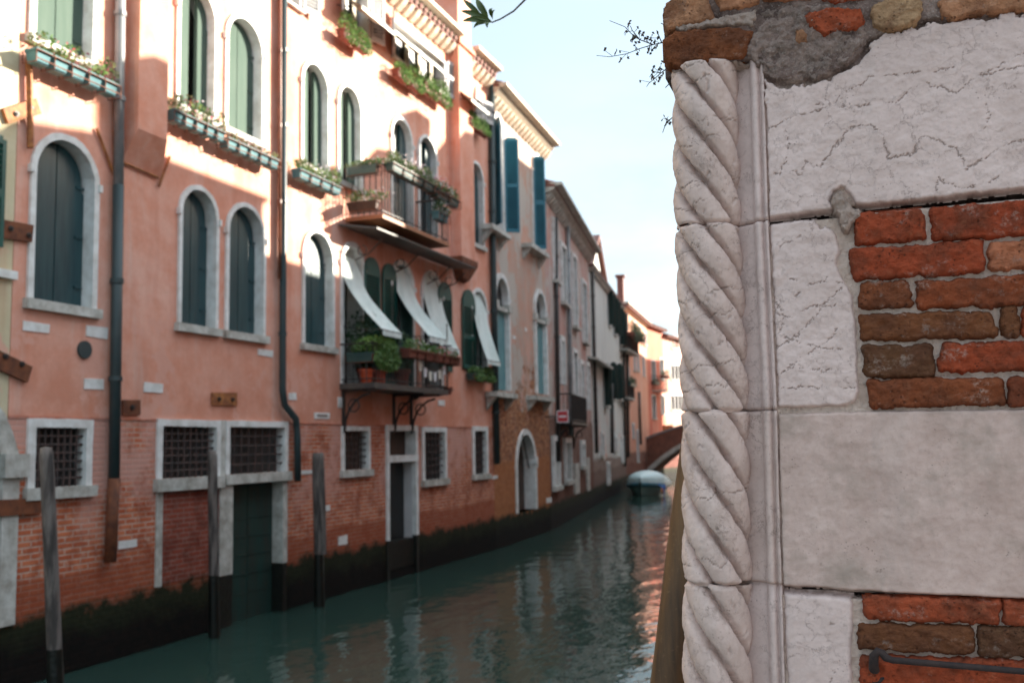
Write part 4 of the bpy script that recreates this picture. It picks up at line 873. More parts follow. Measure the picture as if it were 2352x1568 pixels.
# second thing: mooring line from the boat to the wall omitted (not visible)
# ================= bridge
x6, y6, _ = F5.P(e5 - 1.5, 0); FBr = Fr(x6 - .5, y6, 1, -.02)
t_ = thing('canal_bridge', 'low arched brick footbridge with pale stone coping and arch rim', 'bridge', FBr, (0, 0, 0))
def brp(x, y): return FBr.px(x, y)
ptop = [brp(1478, 1010), brp(1500, 1003), brp(1535, 991), brp(1568, 980)]
span = 9.0; sl = (ptop[3][1] - ptop[0][1]) / (ptop[3][0] - ptop[0][0])
xm = span / 2 + ptop[0][0]; x0b = ptop[0][0]
tops = [(x0b + span * i / 20, ptop[0][1] + (sl * span / 2 * .85) * (1 - abs(2 * i / 20 - 1) ** 1.4)) for i in range(21)]
pa_ = brp(1495, 1070); pb_ = brp(1568, 1022); ax0 = pa_[0] - .6; ax1 = 2 * xm - ax0; rise = 2.1
arc = [(ax0 + (ax1 - ax0) * i / 24, .1 + (pb_[1] + .35) * math.sin(PI * i / 24) ** .85) for i in range(25)]
body = [(x0b - .6, 0.)] + [(ax0, 0.)] + arc + [(ax1, 0), (x0b + span + 2, 0)] + [(x0b + span + 2, tops[-1][1])] + tops[::-1] + [(x0b - .6, tops[0][1])]
m = MB(); n = len(body)
for w in (0, -2.6):
    tr = tessellate_polygon([[Vector((p[0], p[1], 0)) for p in body]]); m.add([(p[0], p[1], w) for p in body], [tuple(x) for x in tr])
m.f += [(i, (i + 1) % n, (i + 1) % n + n, i + n) for i in range(n)]
bb = part('bridge_body', m, 'bridge_brick', t_)
arc2 = [(x + (x - xm) * .05, y + .22) for x, y in arc]
part('arch_rim', MB().ring(arc2, arc, .05, -.3), 'stone_worn', t_)
cp = MB()
for i in range(20): (xa, ya), (xb, yb) = tops[i], tops[i + 1]; cp.add([(xa, ya, .06), (xb, yb, .06), (xb, yb + .12, .06), (xa, ya + .12, .06), (xa, ya, -.35), (xb, yb, -.35), (xb, yb + .12, -.35), (xa, ya + .12, -.35)], [(0, 1, 2, 3), (3, 2, 6, 7), (4, 7, 6, 5), (0, 4, 5, 1)])
part('coping', cp, 'pipe_grey', t_)
planter(FBr, brp(1497, 990)[0], brp(1522, 985)[0], tops[2][1] - .1, -3.2, 'dark shrubs in orange boxes behind the bridge parapet', npot=3, pot='orange_float', leaf='leaf_dark', h=.7, d=.4, ph=.6, dens=.6, rack=False)
# ================= foreground corner wall
FG = Fr(0, 2.18, 1, 0)
def hsh(ix, iy, s):
    n = (ix.astype(np.int64) * 374761393 + iy.astype(np.int64) * 668265263 + s * 1274126177) & 0x7fffffff
    n = ((n ^ (n >> 13)) * 1103515245 + 12345) & 0x7fffffff; n = (n ^ (n >> 16)) & 0xffff
    return n / 65535. * 2 * PI
def pn(x, y, s=0):
    x = np.asarray(x, float); y = np.asarray(y, float)
    ix = np.floor(x); iy = np.floor(y); fx = x - ix; fy = y - iy; r = 0
    ux_ = fx * fx * fx * (fx * (fx * 6 - 15) + 10); uy = fy * fy * fy * (fy * (fy * 6 - 15) + 10); g = []
    for dx in (0, 1):
        for dy in (0, 1):
            a = hsh(ix + dx, iy + dy, s); g.append(np.cos(a) * (fx - dx) + np.sin(a) * (fy - dy))
    return ((g[0] * (1 - uy) + g[1] * uy) * (1 - ux_) + (g[2] * (1 - uy) + g[3] * uy) * ux_) * 1.5
def fbm(x, y, f, o=4, s=0, g=.5):
    r = 0; a = 1.; tot = 0
    for i in range(o): r = r + a * pn(x * f, y * f, s + i * 17); tot += a; a *= g; f *= 2.03
    return r / tot
def sdist(X, Y, poly):
    d = np.full(X.shape, 1e9); ins = np.zeros(X.shape, bool); n = len(poly)
    for i in range(n):
        ax, ay = poly[i]; bx_, by_ = poly[(i + 1) % n]; ex, ey = bx_ - ax, by_ - ay
        t_ = np.clip(((X - ax) * ex + (Y - ay) * ey) / (ex * ex + ey * ey + 1e-12), 0, 1)
        d = np.minimum(d, np.hypot(X - ax - t_ * ex, Y - ay - t_ * ey))
        c = ((ay > Y) != (by_ > Y)); xx = ax + (Y - ay) * ex / (ey if abs(ey) > 1e-12 else 1e-12); ins ^= c & (X < xx)
    return np.where(ins, d, -d)
def ldist(X, Y, line):
    d = np.full(X.shape, 1e9)
    for i in range(len(line) - 1):
        ax, ay = line[i]; ex, ey = line[i + 1][0] - ax, line[i + 1][1] - ay
        t_ = np.clip(((X - ax) * ex + (Y - ay) * ey) / (ex * ex + ey * ey + 1e-12), 0, 1); d = np.minimum(d, np.hypot(X - ax - t_ * ex, Y - ay - t_ * ey))
    return d
def gridfaces(ny, nx, keep):
    idx = np.arange(ny * nx).reshape(ny, nx); k = keep[:-1, :-1] | keep[1:, :-1] | keep[:-1, 1:] | keep[1:, 1:]
    q = np.stack([idx[:-1, :-1], idx[:-1, 1:], idx[1:, 1:], idx[1:, :-1]], -1)[k]
    used = np.unique(q); rm = np.full(ny * nx, -1); rm[used] = np.arange(len(used)); return rm[q], used
def block(poly, w, cell=.0032, edge=.010, wob=.004, grow=0., wtop=None, rnd_=0., rough=.002, seed=1, back=-.03, lines=(), deep=.0022, undul=.0, lw=.0008, pw=.6):
    xs = [p[0] for p in poly]; ys = [p[1] for p in poly]; pad = .006
    X, Y = np.meshgrid(np.arange(min(xs) - pad, max(xs) + pad + cell, cell), np.arange(min(ys) - pad, max(ys) + pad + cell, cell))
    if rnd_:
        cx_ = sum(xs) / len(xs); cy_ = sum(ys) / len(ys); poly = [(x - math.copysign(rnd_, x - cx_), y - math.copysign(rnd_, y - cy_)) for x, y in poly]; grow = grow + rnd_
    if wtop: wob = wob * (1 + 3.2 * np.clip((Y - wtop) / .05, 0, 1))
    s = sdist(X, Y, poly) + grow + wob * (fbm(X, Y, 30, 4, seed) + .5 * fbm(X, Y, 90, 3, seed + 5))
    k = np.clip(s / edge, 0, 1); prof = 1 - (1 - k) ** 2.2
    H = w + rough * fbm(X, Y, 45, 5, seed + 9, .6) * 1.6 + undul * fbm(X, Y, 9, 3, seed + 3)
    C = np.zeros(X.shape)
    jx = .013 * fbm(X, Y, 48, 5, seed + 21, .75); jy = .013 * fbm(X, Y, 48, 5, seed + 33, .75)
    for ln in lines:
        wd = lw * (ln[0] if isinstance(ln[0], (int, float)) else 1.); pts = ln[1:] if isinstance(ln[0], (int, float)) else ln
        dd_ = ldist(X + jx, Y + jy, pts); gate = np.clip((fbm(X, Y, 24, 3, seed + 41) + .22) * 5, 0, 1) if wd <= lw * 1.6 else 1
        C = np.maximum(C, np.clip(1.6 - dd_ / wd, 0, 1) * gate)
    C = np.maximum(C, .8 * np.clip(1.2 - s / .0035, 0, 1) * np.clip((fbm(X, Y, 17, 4, seed + 61) - .05) * 6, 0, 1))
    H = H - deep * C; Z = back + (H - back) * prof; keep = s > -cell * .5
    f, used = gridfaces(*X.shape, keep)
    return np.stack([X.ravel()[used], Y.ravel()[used], Z.ravel()[used]], 1), f, C.ravel()[used]
def mb_np(v, f):
    m = MB(); m.v = [tuple(p) for p in v.tolist()]; m.f = [tuple(p) for p in f.tolist()]; m.smooth = True; return m
def G(x, y, w=0): return FG.px(x, y, w)
def PL(*pts): return [G(*p) for p in pts]
cw = thing('corner_wall', 'old wall corner of pale stone blocks and red brick with twisted rope column', 'wall', FG, (-.34, 0, 0))
# edge of the moulding, by height
EP = [G(1749, 180), G(1759, 510), G(1779, 945), G(1790, 1350), G(1797, 1560)][::-1]
EV = [p[1] for p in EP]; EU = [p[0] for p in EP]
def ue(v): return np.interp(v, EV, EU)
CP = [((G(a, y)[0] + G(b_, y)[0]) / 2, G(a, y)[1]) for a, b_, y in ((1544, 1706, 200), (1553, 1708, 500), (1567, 1728, 900), (1573, 1733, 1330), (1576, 1732, 1560))][::-1]
def uc(v): return np.interp(v, [p[1] for p in CP], [p[0] for p in CP])
JV = [G(1640, 140)[1], G(1640, 514)[1], G(1640, 944)[1], G(1640, 1339)[1], .4]
def vy(y): return G(1625, y, .03)[1]
GRV = [(vy(205), .098), (vy(609), .098), (vy(998), .104), (vy(1373), .104)]
NS = 5
for k in range(4):
    vt, vb = JV[k], JV[k + 1]; g0_, sp = GRV[k]; nz = int((vt - vb) / .0035) if vb > 1.8 else int((vt - vb) / .006); nth = 150
    T, V = np.meshgrid(np.linspace(-PI * .62, PI * .62, nth), np.linspace(vb, vt, nz))   # T=0 toward camera, + to the right
    slant = (.004 * np.sin(T * 1.3 + k)); V = V + slant * np.clip((V - vb) / (vt - vb) * 2 - 1, -1, 1)
    ph = (V - g0_) / sp + T * NS / (2 * PI); ph = ph + .05 * fbm(T, V, 4, 2, 70 + k)
    dl = ((ph % 1) - .5) * 2 * PI / NS
    e_ = np.abs(dl) / (PI / NS); q_ = np.where(dl < 0, np.clip((e_ - .80) / .18, 0, 1), np.clip((e_ - .62) / .36, 0, 1)); q_ = q_ * q_ * (3 - 2 * q_)
    worn = .75 + .5 * np.clip(fbm(T * .07, V, 11, 3, 40 + k) + .3, 0, 1)
    r = .0750 - .0125 * e_ ** 2 - .0205 * q_ * worn
    r = r + .0028 * fbm(T * .07, V, 22, 5, 50 + k, .6) + .0014 * fbm(T * .07, V, 95, 3, 60 + k)
    chip = np.clip((fbm(T * .07, V, 34, 4, 150 + k, .6) - .34) / .10, 0, 1); r = r - .0045 * chip
    ev = np.minimum(V - vb, vt - V) + .003 * fbm(T * .07, V, 40, 3, 90 + k); r = r - .012 * (1 - np.clip(ev / .007, 0, 1)) ** 2
    Xc = uc(V) - .011 + r * np.sin(T); Wc = -.040 + r * np.cos(T)
    crack_groove = np.zeros(T.shape)
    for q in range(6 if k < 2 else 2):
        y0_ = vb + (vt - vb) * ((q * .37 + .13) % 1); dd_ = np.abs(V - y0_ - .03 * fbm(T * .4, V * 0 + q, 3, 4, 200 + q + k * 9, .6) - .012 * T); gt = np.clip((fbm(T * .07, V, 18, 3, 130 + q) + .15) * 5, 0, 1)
        crack_groove = np.maximum(crack_groove, np.clip(1.5 - dd_ / .0014, 0, 1) * gt)
    crack_groove = np.maximum(crack_groove, .42 * np.clip((e_ - .86) / .1, 0, 1) * np.clip(fbm(T * .07, V, 26, 4, 170 + k) * 3 + .7, 0, 1))  # also darkens the grooves between strands, in uneven patches
    r2 = -.0012 * crack_groove
    Xc = Xc + r2 * np.sin(T); Wc = Wc + r2 * np.cos(T)
    idx = np.arange(nz * nth).reshape(nz, nth); f = np.stack([idx[:-1, :-1], idx[:-1, 1:], idx[1:, 1:], idx[1:, :-1]], -1).reshape(-1, 4)
    part('rope_column', mb_np(np.stack([Xc.ravel(), V.ravel(), Wc.ravel()], 1), f), 'column_stone', cw, attrs={'crack': crack_groove.ravel().tolist()})
    # hollow and roll moulding beside it
    prof = [(-.110, -.062), (-.092, -.055), (-.080, -.050), (-.070, -.045), (-.060, -.041), (-.051, -.036), (-.043, -.032), (-.036, -.0285), (-.031, -.026), (-.0275, -.022), (-.0255, -.015), (-.0225, -.009), (-.019, -.0055), (-.0155, -.0045), (-.012, -.0055), (-.009, -.009), (-.007, -.013), (-.005, -.0150), (-.0035, -.0125), (-.0015, -.005), (.001, -.002), (.004, -.001), (.006, -.03)]
    nz = int((vt - vb) / .004) if vb > 1.8 else 60
    I, V = np.meshgrid(np.arange(len(prof)), np.linspace(vb, vt, nz)); pu = np.array([p[0] for p in prof])[I]; pw_ = np.array([p[1] for p in prof])[I]
    nn = fbm(pu * 3, V, 35, 4, 300 + k); ev = np.minimum(V - vb, vt - V) + .002 * nn; pw2 = pw_ + .0016 * nn - .012 * (1 - np.clip(ev / .006, 0, 1)) ** 2
    pu2 = pu + .0012 * fbm(V * 1., pu * 5, 22, 3, 310 + k); Xc = ue(V) + pu2
    idx = np.arange(I.size).reshape(I.shape); f = np.stack([idx[:-1, :-1], idx[:-1, 1:], idx[1:, 1:], idx[1:, :-1]], -1).reshape(-1, 4)
    part('moulding', mb_np(np.stack([Xc.ravel(), V.ravel(), pw2.ravel()], 1), f), 'istrian_stone' if k != 2 else 'column_stone', cw, attrs={'crack': [0.] * I.size})
# pixel crack lines of the stone blocks
LA = [(1.2, *PL((1760, 300), (1810, 272), (1840, 262), (1900, 248), (1960, 246), (2010, 240), (2060, 232), (2090, 206), (2120, 195), (2160, 200), (2200, 212), (2240, 180), (2290, 165), (2352, 150))),
      (1., *PL((1790, 250), (1850, 242), (1915, 240), (1945, 210), (2000, 178), (2060, 172), (2110, 165), (2160, 160), (2190, 155))),
      (1.5, *PL((1815, 392), (1840, 402), (1848, 370), (1880, 388), (1905, 355), (1925, 330), (1955, 290), (2000, 288), (2030, 310), (2042, 363), (2100, 350), (2120, 310), (2160, 325), (2200, 345), (2220, 388), (2270, 360), (2300, 335), (2352, 322))),
      (1., *PL((1750, 410), (1790, 398), (1805, 370), (1812, 345), (1805, 300))), (1., *PL((2150, 442), (2152, 408), (2200, 430), (2240, 430), (2300, 410))), (.9, *PL((2270, 170), (2262, 200), (2270, 260), (2262, 300))), (.9, *PL((2240, 180), (2310, 140), (2352, 125)))]
LB = [(1.6, *PL((1775, 595), (1800, 562), (1835, 545))), (1.2, *PL((1815, 640), (1850, 650), (1870, 655), (1900, 640), (1935, 648))), (1.6, *PL((1825, 680), (1855, 655), (1880, 650))), (1.2, *PL((1780, 800), (1830, 770), (1870, 730), (1900, 690), (1935, 660))),
      (1., *PL((1790, 770), (1850, 790), (1890, 800), (1935, 798), (1960, 790))), (1., *PL((1780, 835), (1830, 840), (1870, 850), (1920, 850))), (1.1, *PL((1775, 895), (1830, 888), (1890, 890), (1960, 890))), (1., *PL((1780, 720), (1820, 728), (1860, 705), (1920, 700))), (.9, *PL((1790, 860), (1850, 820), (1900, 780), (1940, 740))), (.9, *PL((1775, 690), (1800, 720), (1790, 770)))]
def lft(v0, v1, n=8):   # left edge of a block along the moulding
    return [(float(ue(v0 + (v1 - v0) * i / n)) + .0045, v0 + (v1 - v0) * i / n) for i in range(n + 1)]
g_ = G
vA0 = G(1762, 503)[1]; vA1 = G(1750, 172)[1]
RU = 1.25
def ext(p, slope): return (RU, p[1] + slope * (RU - p[0]))
pA = lft(vA0, vA1) + PL((1765, 183), (1790, 192), (1815, 196), (1838, 190), (1860, 183), (1870, 190), (1885, 180), (1905, 176), (1940, 158), (1965, 140), (1985, 118), (1998, 95), (2040, 76), (2090, 62), (2150, 48), (2200, 46), (2240, 40), (2300, 34), (2352, 28), (2420, 22)) + [(RU, 3.50)]
sA = (G(2352, 436)[1] - G(1962, 474)[1]) / (G(2352, 436)[0] - G(1962, 474)[0])
pA += [ext(G(2352, 436), 0)] + PL((2352, 436), (2200, 452), (2060, 466), (1990, 473), (1962, 470), (1950, 448), (1932, 432), (1915, 440), (1908, 460), (1925, 478), (1900, 486), (1850, 492), (1800, 499))
def stone_part(poly, mat, lines=(), **k):
    v, f, c = block(poly, .0, lines=lines, **k); return part('stone_block', mb_np(v, f), mat, cw, attrs={'crack': c.tolist()})
stone_part(pA, 'istrian_stone', LA, seed=11, cell=.0022, wtop=G(1800, 260)[1], rough=.0018, undul=.004, edge=.008, wob=.0035)
pB = lft(G(1775, 938)[1], G(1762, 512)[1]) + PL((1800, 505), (1850, 500), (1872, 498), (1885, 520), (1895, 512), (1918, 525), (1928, 550), (1932, 580), (1925, 605), (1940, 640), (1952, 655), (1962, 680), (1968, 720), (1972, 780), (1975, 850), (1976, 900), (1968, 925), (1945, 936), (1880, 938), (1820, 940))
stone_part(pB, 'istrian_stone', LB, seed=23, cell=.0022, rough=.0020, undul=.005, edge=.010, wob=.004)
pC = lft(G(1788, 1348)[1], G(1779, 948)[1]) + PL((1900, 944), (2050, 940), (2200, 938), (2352, 935)) + [(RU, G(2352, 935)[1])] + [(RU, G(2352, 1380)[1])] + PL((2352, 1378), (2200, 1371), (2050, 1364), (1950, 1358), (1860, 1350))
stone_part(pC, 'smooth_stone', [(1.3, *PL((2008, 1310), (2020, 1312))), (1., *PL((1885, 1295), (1890, 1308)))], seed=37, rough=.0016, undul=.004, edge=.006, wob=.002)
pD = lft(.42, G(1790, 1357)[1]) + PL((1850, 1360), (1930, 1364), (1955, 1368), (1963, 1385), (1964, 1450), (1960, 1500), (1964, 1568), (1962, 1640)) + [(G(1962, 1640)[0], .42)]
stone_part(pD, 'istrian_stone', [(1.3, *PL((1905, 1432), (1925, 1434), (1945, 1436))), (1., *PL((1905, 1520), (1915, 1545), (1908, 1570))), (1., *PL((1785, 1520), (1800, 1535)))], seed=41, rough=.0016, undul=.003, edge=.012, wob=.003)
# bricks: (polygon in picture units, tint)
BR = []
def Bk(x0, y0, x1, y1, x2, y2, x3, y3, t): BR.append((PL((x0, y0), (x1, y1), (x2, y2), (x3, y3)), t, .0032))
Bk(1960, 493, 2118, 481, 2124, 546, 1968, 560, .55); Bk(2140, 478, 2420, 458, 2420, 534, 2144, 551, .45)
Bk(1952, 575, 2256, 552, 2258, 622, 1962, 641, .48); Bk(2274, 562, 2420, 545, 2420, 612, 2276, 617, .78)
Bk(1976, 652, 2082, 645, 2096, 700, 1978, 708, .35); Bk(2106, 650, 2420, 626, 2420, 698, 2108, 704, .42)
Bk(1977, 724, 2280, 718, 2292, 770, 1980, 780, .22); Bk(2300, 705, 2336, 703, 2342, 772, 2308, 772, .10); Bk(2352, 704, 2420, 700, 2420, 770, 2350, 772, .6)
Bk(1983, 796, 2138, 792, 2146, 862, 1990, 866, .02); Bk(2166, 790, 2420, 784, 2420, 848, 2160, 853, .52)
Bk(1994, 876, 2300, 868, 2308, 925, 2004, 934, .38); Bk(2318, 868, 2420, 864, 2420, 930, 2318, 932, .44)
Bk(1986, 1372, 2298, 1383, 2296, 1432, 1990, 1420, .58); Bk(2308, 1383, 2420, 1388, 2420, 1438, 2306, 1434, .56)
Bk(1974, 1434, 2230, 1440, 2234, 1500, 1972, 1490, .12); Bk(2248, 1440, 2420, 1446, 2420, 1512, 2250, 1505, .03)
Bk(1976, 1508, 2420, 1520, 2420, 1585, 1976, 1570, .62)
BR.append((PL((1528, 92), (1545, 76), (1620, 70), (1700, 66), (1728, 74), (1722, 100), (1705, 132), (1650, 140), (1600, 146), (1560, 156), (1538, 150), (1524, 120)), .30, .003))
BR.append((PL((1845, 40), (1870, 28), (1930, 22), (1975, 26), (1984, 50), (1970, 68), (1930, 74), (1890, 84), (1868, 70)), .60, .003))
BR.append((PL((2002, 18), (2040, 2), (2090, -4), (2114, 10), (2116, 40), (2090, 62), (2050, 70), (2004, 66)), .95, .003))
BR.append((PL((2152, 8), (2200, -14), (2300, -30), (2420, -44), (2420, 8), (2300, 28), (2190, 42), (2162, 36)), .85, .003))
BR.append((PL((1530, 10), (1560, -12), (1620, -18), (1632, 20), (1640, 50), (1600, 58), (1560, 62), (1532, 72), (1526, 44)), .92, .003))
BR.append((PL((1640, -12), (1700, -22), (1740, -14), (1742, 10), (1700, 26), (1656, 28)), .93, .003))
BR.append((PL((1880, -30), (1990, -34), (1985, 2), (1925, 6), (1885, 2)), .58, .003))
BR.append((PL((1752, -30), (1860, -34), (1862, -2), (1800, 6), (1756, 2)), .8, .003))
BR.append((PL((1830, 72), (1848, 70), (1852, 98), (1838, 104), (1828, 92)), .85, .003))
rs = random.Random(5)
def rowb(ua, ub, v0, v1, off=0.):
    u = ua - off
    while u < ub:
        L = rs.choice((.25, .25, .13)); a, b_ = max(u, ua) + .006, min(u + L, ub) - .006
        if b_ - a > .04: BR.append(([(a, v0 + rs.uniform(0, .004)), (b_, v0 + rs.uniform(0, .004)), (b_, v1), (a, v1)], rs.choice((.1, .35, .45, .5, .55, .6, .7, .8)), .007))
        u += L
uR = G(2420, 700)[0] + .012
for i in range(6):
    vt = G(2352, 475)[1] - .004 - i * .0707 + .006; rowb(uR, RU, vt - .058, vt, rs.uniform(0, .1))
for i in range(12):
    vt = G(2352, 1388)[1] - i * .0707 ; rowb(uR if i < 3 else G(1972, 1560)[0], RU, vt - .058, vt, rs.uniform(0, .1))
for i in range(10):
    vt = 3.60 + .07 + i * .0707; rowb(-.40, RU, vt - .058, vt, rs.uniform(0, .2)); 
VV, FF, TT, nv = [], [], [], 0
for i, (poly, tint, cell) in enumerate(BR):
    pr = .006 if len(poly) == 4 else .012
    v, f, c = block(poly, pr, cell=cell, edge=.010, wob=.0085 if cell < .005 else .003, rough=.0062, grow=.0062, rnd_=.006 if len(poly) == 4 else 0., seed=100 + i, undul=.005, back=-.022)
    VV.append(v); FF.append(f + nv); nv += len(v); TT += [tint + .06 * math.sin(i * 7.3)] * len(v)
part('brickwork', mb_np(np.concatenate(VV), np.concatenate(FF)), 'old_brick', cw, attrs={'tint': TT})
# mortar bed
def mortar(x0, x1, y0, y1, cell, gv):
    X, Y = np.meshgrid(np.arange(x0, x1 + cell, cell), np.arange(y0, y1 + cell, cell)); n = fbm(X, Y, 26, 5, 500, .62)
    g = np.clip((Y - gv + .02 * n) / .03, 0, 1); Z = -.011 + .006 * n + .003 * fbm(X, Y, 110, 3, 510) + g * .012 + g * .008 * fbm(X, Y, 12, 3, 520)
    # sunken deep joint under the big block
    for ln in (PL((1700, 512), (1800, 502), (1960, 480), (2080, 466), (2352, 440), (2500, 428)), PL((1788, 1354), (1960, 1364), (2200, 1376), (2500, 1388))):
        dj = np.clip(1.5 - ldist(X, Y, ln) / .007, 0, 1); Z = Z - .06 * dj; g = np.maximum(g, dj * 1.6)
    Z = np.where(sdist(X, Y, pA) > -.004, np.minimum(Z, -.012), Z)
    Z = Z - .12 * ((X < ue(Y) + .002) & (Y < G(1640, 150)[1])); left = np.clip((X + .415) / .03, 0, 1); Z = Z - .05 * (1 - left) ** 2
    g = np.where((Y > gv - .02) & (X > ue(Y)), np.clip(g + .5 * fbm(X, Y, 13, 3, 530), 0, 1.2), g)
    f, used = gridfaces(*X.shape, np.ones(X.shape, bool))
    return mb_np(np.stack([X.ravel(), Y.ravel(), Z.ravel()], 1), f), g.ravel().tolist()
gv_ = G(1800, 210)[1]
m_, g__ = mortar(-.435, .36, G(1750, 1640)[1], G(1750, -40)[1], .004, gv_)
part('mortar', m_, 'lime_mortar', cw, attrs={'tint': g__})
m_, g__ = mortar(.362, RU, .45, 4.40, .012, gv_); part('mortar', m_, 'lime_mortar', cw, attrs={'tint': g__})
m_, g__ = mortar(-.40, .360, G(1750, -38)[1], 4.40, .012, gv_); part('mortar', m_, 'lime_mortar', cw, attrs={'tint': g__})
# mortar smear bulging over the stones at the top and crumbled lump at the joint
for poly, sd_, w_ in ((PL((1690, 132), (1728, 76), (1742, 20), (1850, 8), (1985, 0), (1996, 60), (1990, 100), (1972, 132), (1940, 150), (1915, 160), (1906, 176), (1885, 174), (1872, 184), (1860, 176), (1838, 183), (1815, 190), (1790, 184), (1762, 172), (1752, 152), (1725, 142)), 61, .004),
                      (PL((1916, 444), (1932, 434), (1948, 452), (1962, 478), (1980, 480), (1988, 500), (1960, 515), (1950, 540), (1930, 530), (1922, 500), (1908, 490), (1905, 470)), 67, .010),
                      (PL((1535, 66), (1640, 40), (1740, 20), (1735, 66), (1640, 70), (1560, 80)), 71, .010), (PL((1540, 158), (1600, 148), (1700, 134), (1735, 150), (1700, 146), (1640, 146), (1590, 150), (1556, 172), (1545, 178)), 73, .0)):
    v, f, c = block(poly, w_, cell=.0028, edge=.009, wob=.018 if sd_ == 61 else .008, rough=.009, seed=sd_, undul=.006, back=-.03); 
    tn = .8 if sd_ in (61,) else .45
    part('mortar', mb_np(v, f), 'lime_mortar', cw, attrs={'tint': [tn] * len(v)})
# brick returns on the canal side, core and far wall
part('wall_core', MB().box(-.385, RU, -.5, 4.4, -6., -.085), 'side_brick', cw)
q = MB(); rs2 = random.Random(9)
# corner stones bulging past the column at the very top
for poly, dz in ((PL((1518, 100), (1528, 80), (1560, 76), (1560, 150), (1540, 158), (1530, 140)), .0),): pass
# iron bar with hooked end
hx, hv = G(2012, 1500, .03); t_ = thing('iron_bar', 'dark iron bar hooked into the brick at lower right', 'iron bar', FG, (hx, hv, .03))
e2_ = G(2500, 1532, .03)
m = MB().tube([(hx - .004, hv - .045, -.02), (hx - .006, hv - .03, .022), (hx - .004, hv - .004, .034), (hx + .004, hv + .006, .034), (hx + .012, hv + .002, .034), (hx + .018, hv - .006, .034), (hx + .03, hv - .010, .034), (hx + .2, hv - .016, .034), (RU - .1, hv - .05, .034)], [.010, .010, .009, .008, .008, .008, .0065, .006, .006], 12); m.smooth = True
part('bar', m, 'black_iron', t_)
part('wall_plug', MB().tube([(hx - .004, hv - .06, -.03), (hx - .004, hv - .045, .004)], [.026, .018], 10), 'black_iron', t_)
# dry twigs out of the corner and the leafy sprig at the top
def twig(lab, root, lines, name='dry_plant'):
    r0 = G(*root, -.05); t_ = thing(name, lab, 'plant', FG, (r0[0], r0[1], -.05)); m = MB(); lf = MB(); rr = random.Random(3)
    for ln in lines:
        pts = [(*G(x, y, -.05), -.05) for x, y in ln]; pts = [Vector(p) for p in pts]; m.tube(pts, [.0014 - .0009 * i / len(pts) for i in range(len(pts))], 5)
        for i in range(len(pts) - 1):
            for s_ in range(5):
                if rr.random() < .75 and i < len(pts) - 2:
                    p = pts[i].lerp(pts[i + 1], rr.random()); q_ = p + Vector((rr.uniform(-.022, .01), rr.uniform(-.014, .02), rr.uniform(-.014, .014))); m.tube([p, q_], .0006, 4)
                    for _ in range(3): c = q_ + Vector((rr.uniform(-.004, .004),) * 3); a_ = Vector((rr.uniform(-1, 1), rr.uniform(-1, 1), rr.uniform(-1, 1))).normalized() * .005; o_ = a_.orthogonal() * .5; lf.add([c - a_, c + o_, c + a_, c - o_], [(0, 1, 2, 3)])
    part('stem', m, 'twig_bark', t_); part('leaf', lf, 'twig_leaf', t_)
twig('dry spindly twigs growing from the wall corner, upper spray against the sky', (1530, 98), [[(1534, 96), (1500, 103), (1470, 112), (1440, 124), (1400, 131), (1370, 128)], [(1500, 103), (1470, 92), (1450, 78), (1435, 62), (1400, 48)], [(1470, 92), (1452, 70), (1448, 60)], [(1520, 98), (1512, 80), (1508, 70)], [(1532, 60), (1518, 54)]])
twig('dry twig clump hanging lower on the wall corner beside the column top', (1534, 155), [[(1536, 155), (1518, 168), (1505, 180), (1490, 192), (1485, 200)], [(1518, 168), (1500, 165), (1492, 178)], [(1540, 190), (1528, 202)], [(1545, 270), (1530, 282), (1522, 305)]])
FL_ = Fr(0, 3.4, 1, 0); r0 = FL_.px(1212, -12); t_ = thing('leafy_branch', 'sprig of dark green leaves hanging into the top of the sky', 'branch', FL_, (r0[0], r0[1], 0))
pts = [(*FL_.px(x, y), 0) for x, y in ((1420, -330), (1330, -180), (1255, -70), (1212, -6), (1180, 26), (1150, 44), (1130, 52), (1118, 48))]
m = MB().tube(pts, [.012, .009, .006, .0042, .0034, .003, .0026, .002], 7); part('stem', m, 'twig_bark', t_)
lf = MB()
def leafm(x0, y0, x1, y1, wd, tw=.3):
    a_ = Vector((*FL_.px(x0, y0), 0)); b_ = Vector((*FL_.px(x1, y1), .02)); d_ = b_ - a_; pr_ = Vector((-d_.y, d_.x, 0)).normalized() * wd; P = []
    for i in range(9):
        s_ = i / 8; hw_ = math.sin(PI * min(1, s_ ** .8 * 1.)) ** .8; c = a_ + d_ * s_ + Vector((0, 0, .012 * math.sin(PI * s_)))
        P.append([tuple(c - pr_ * hw_ + Vector((0, 0, .010 * hw_))), tuple(c), tuple(c + pr_ * hw_ + Vector((0, 0, .010 * hw_)))])
    lf.grid(P)
for a in ((1130, 50, 1062, 30, .012), (1122, 42, 1098, 2, .013), (1108, 40, 1068, 4, .010), (1126, 50, 1066, 54, .012), (1130, 42, 1136, 24, .007), (1118, 54, 1092, 70, .008), (1128, 52, 1124, 70, .008), (1132, 46, 1142, 28, .006),
          (1230, -30, 1190, -20, .012), (1255, -70, 1215, -95, .013), (1255, -70, 1280, -30, .012), (1330, -180, 1290, -160, .013), (1330, -180, 1370, -150, .013)): leafm(*a)
part('leaves', lf, 'sprig_leaf', t_)
SUN_E, SKY_S, EXPO = 5.0, .13, 2.0
CLOUD = (1.48, 1.78, 1.90, 1)
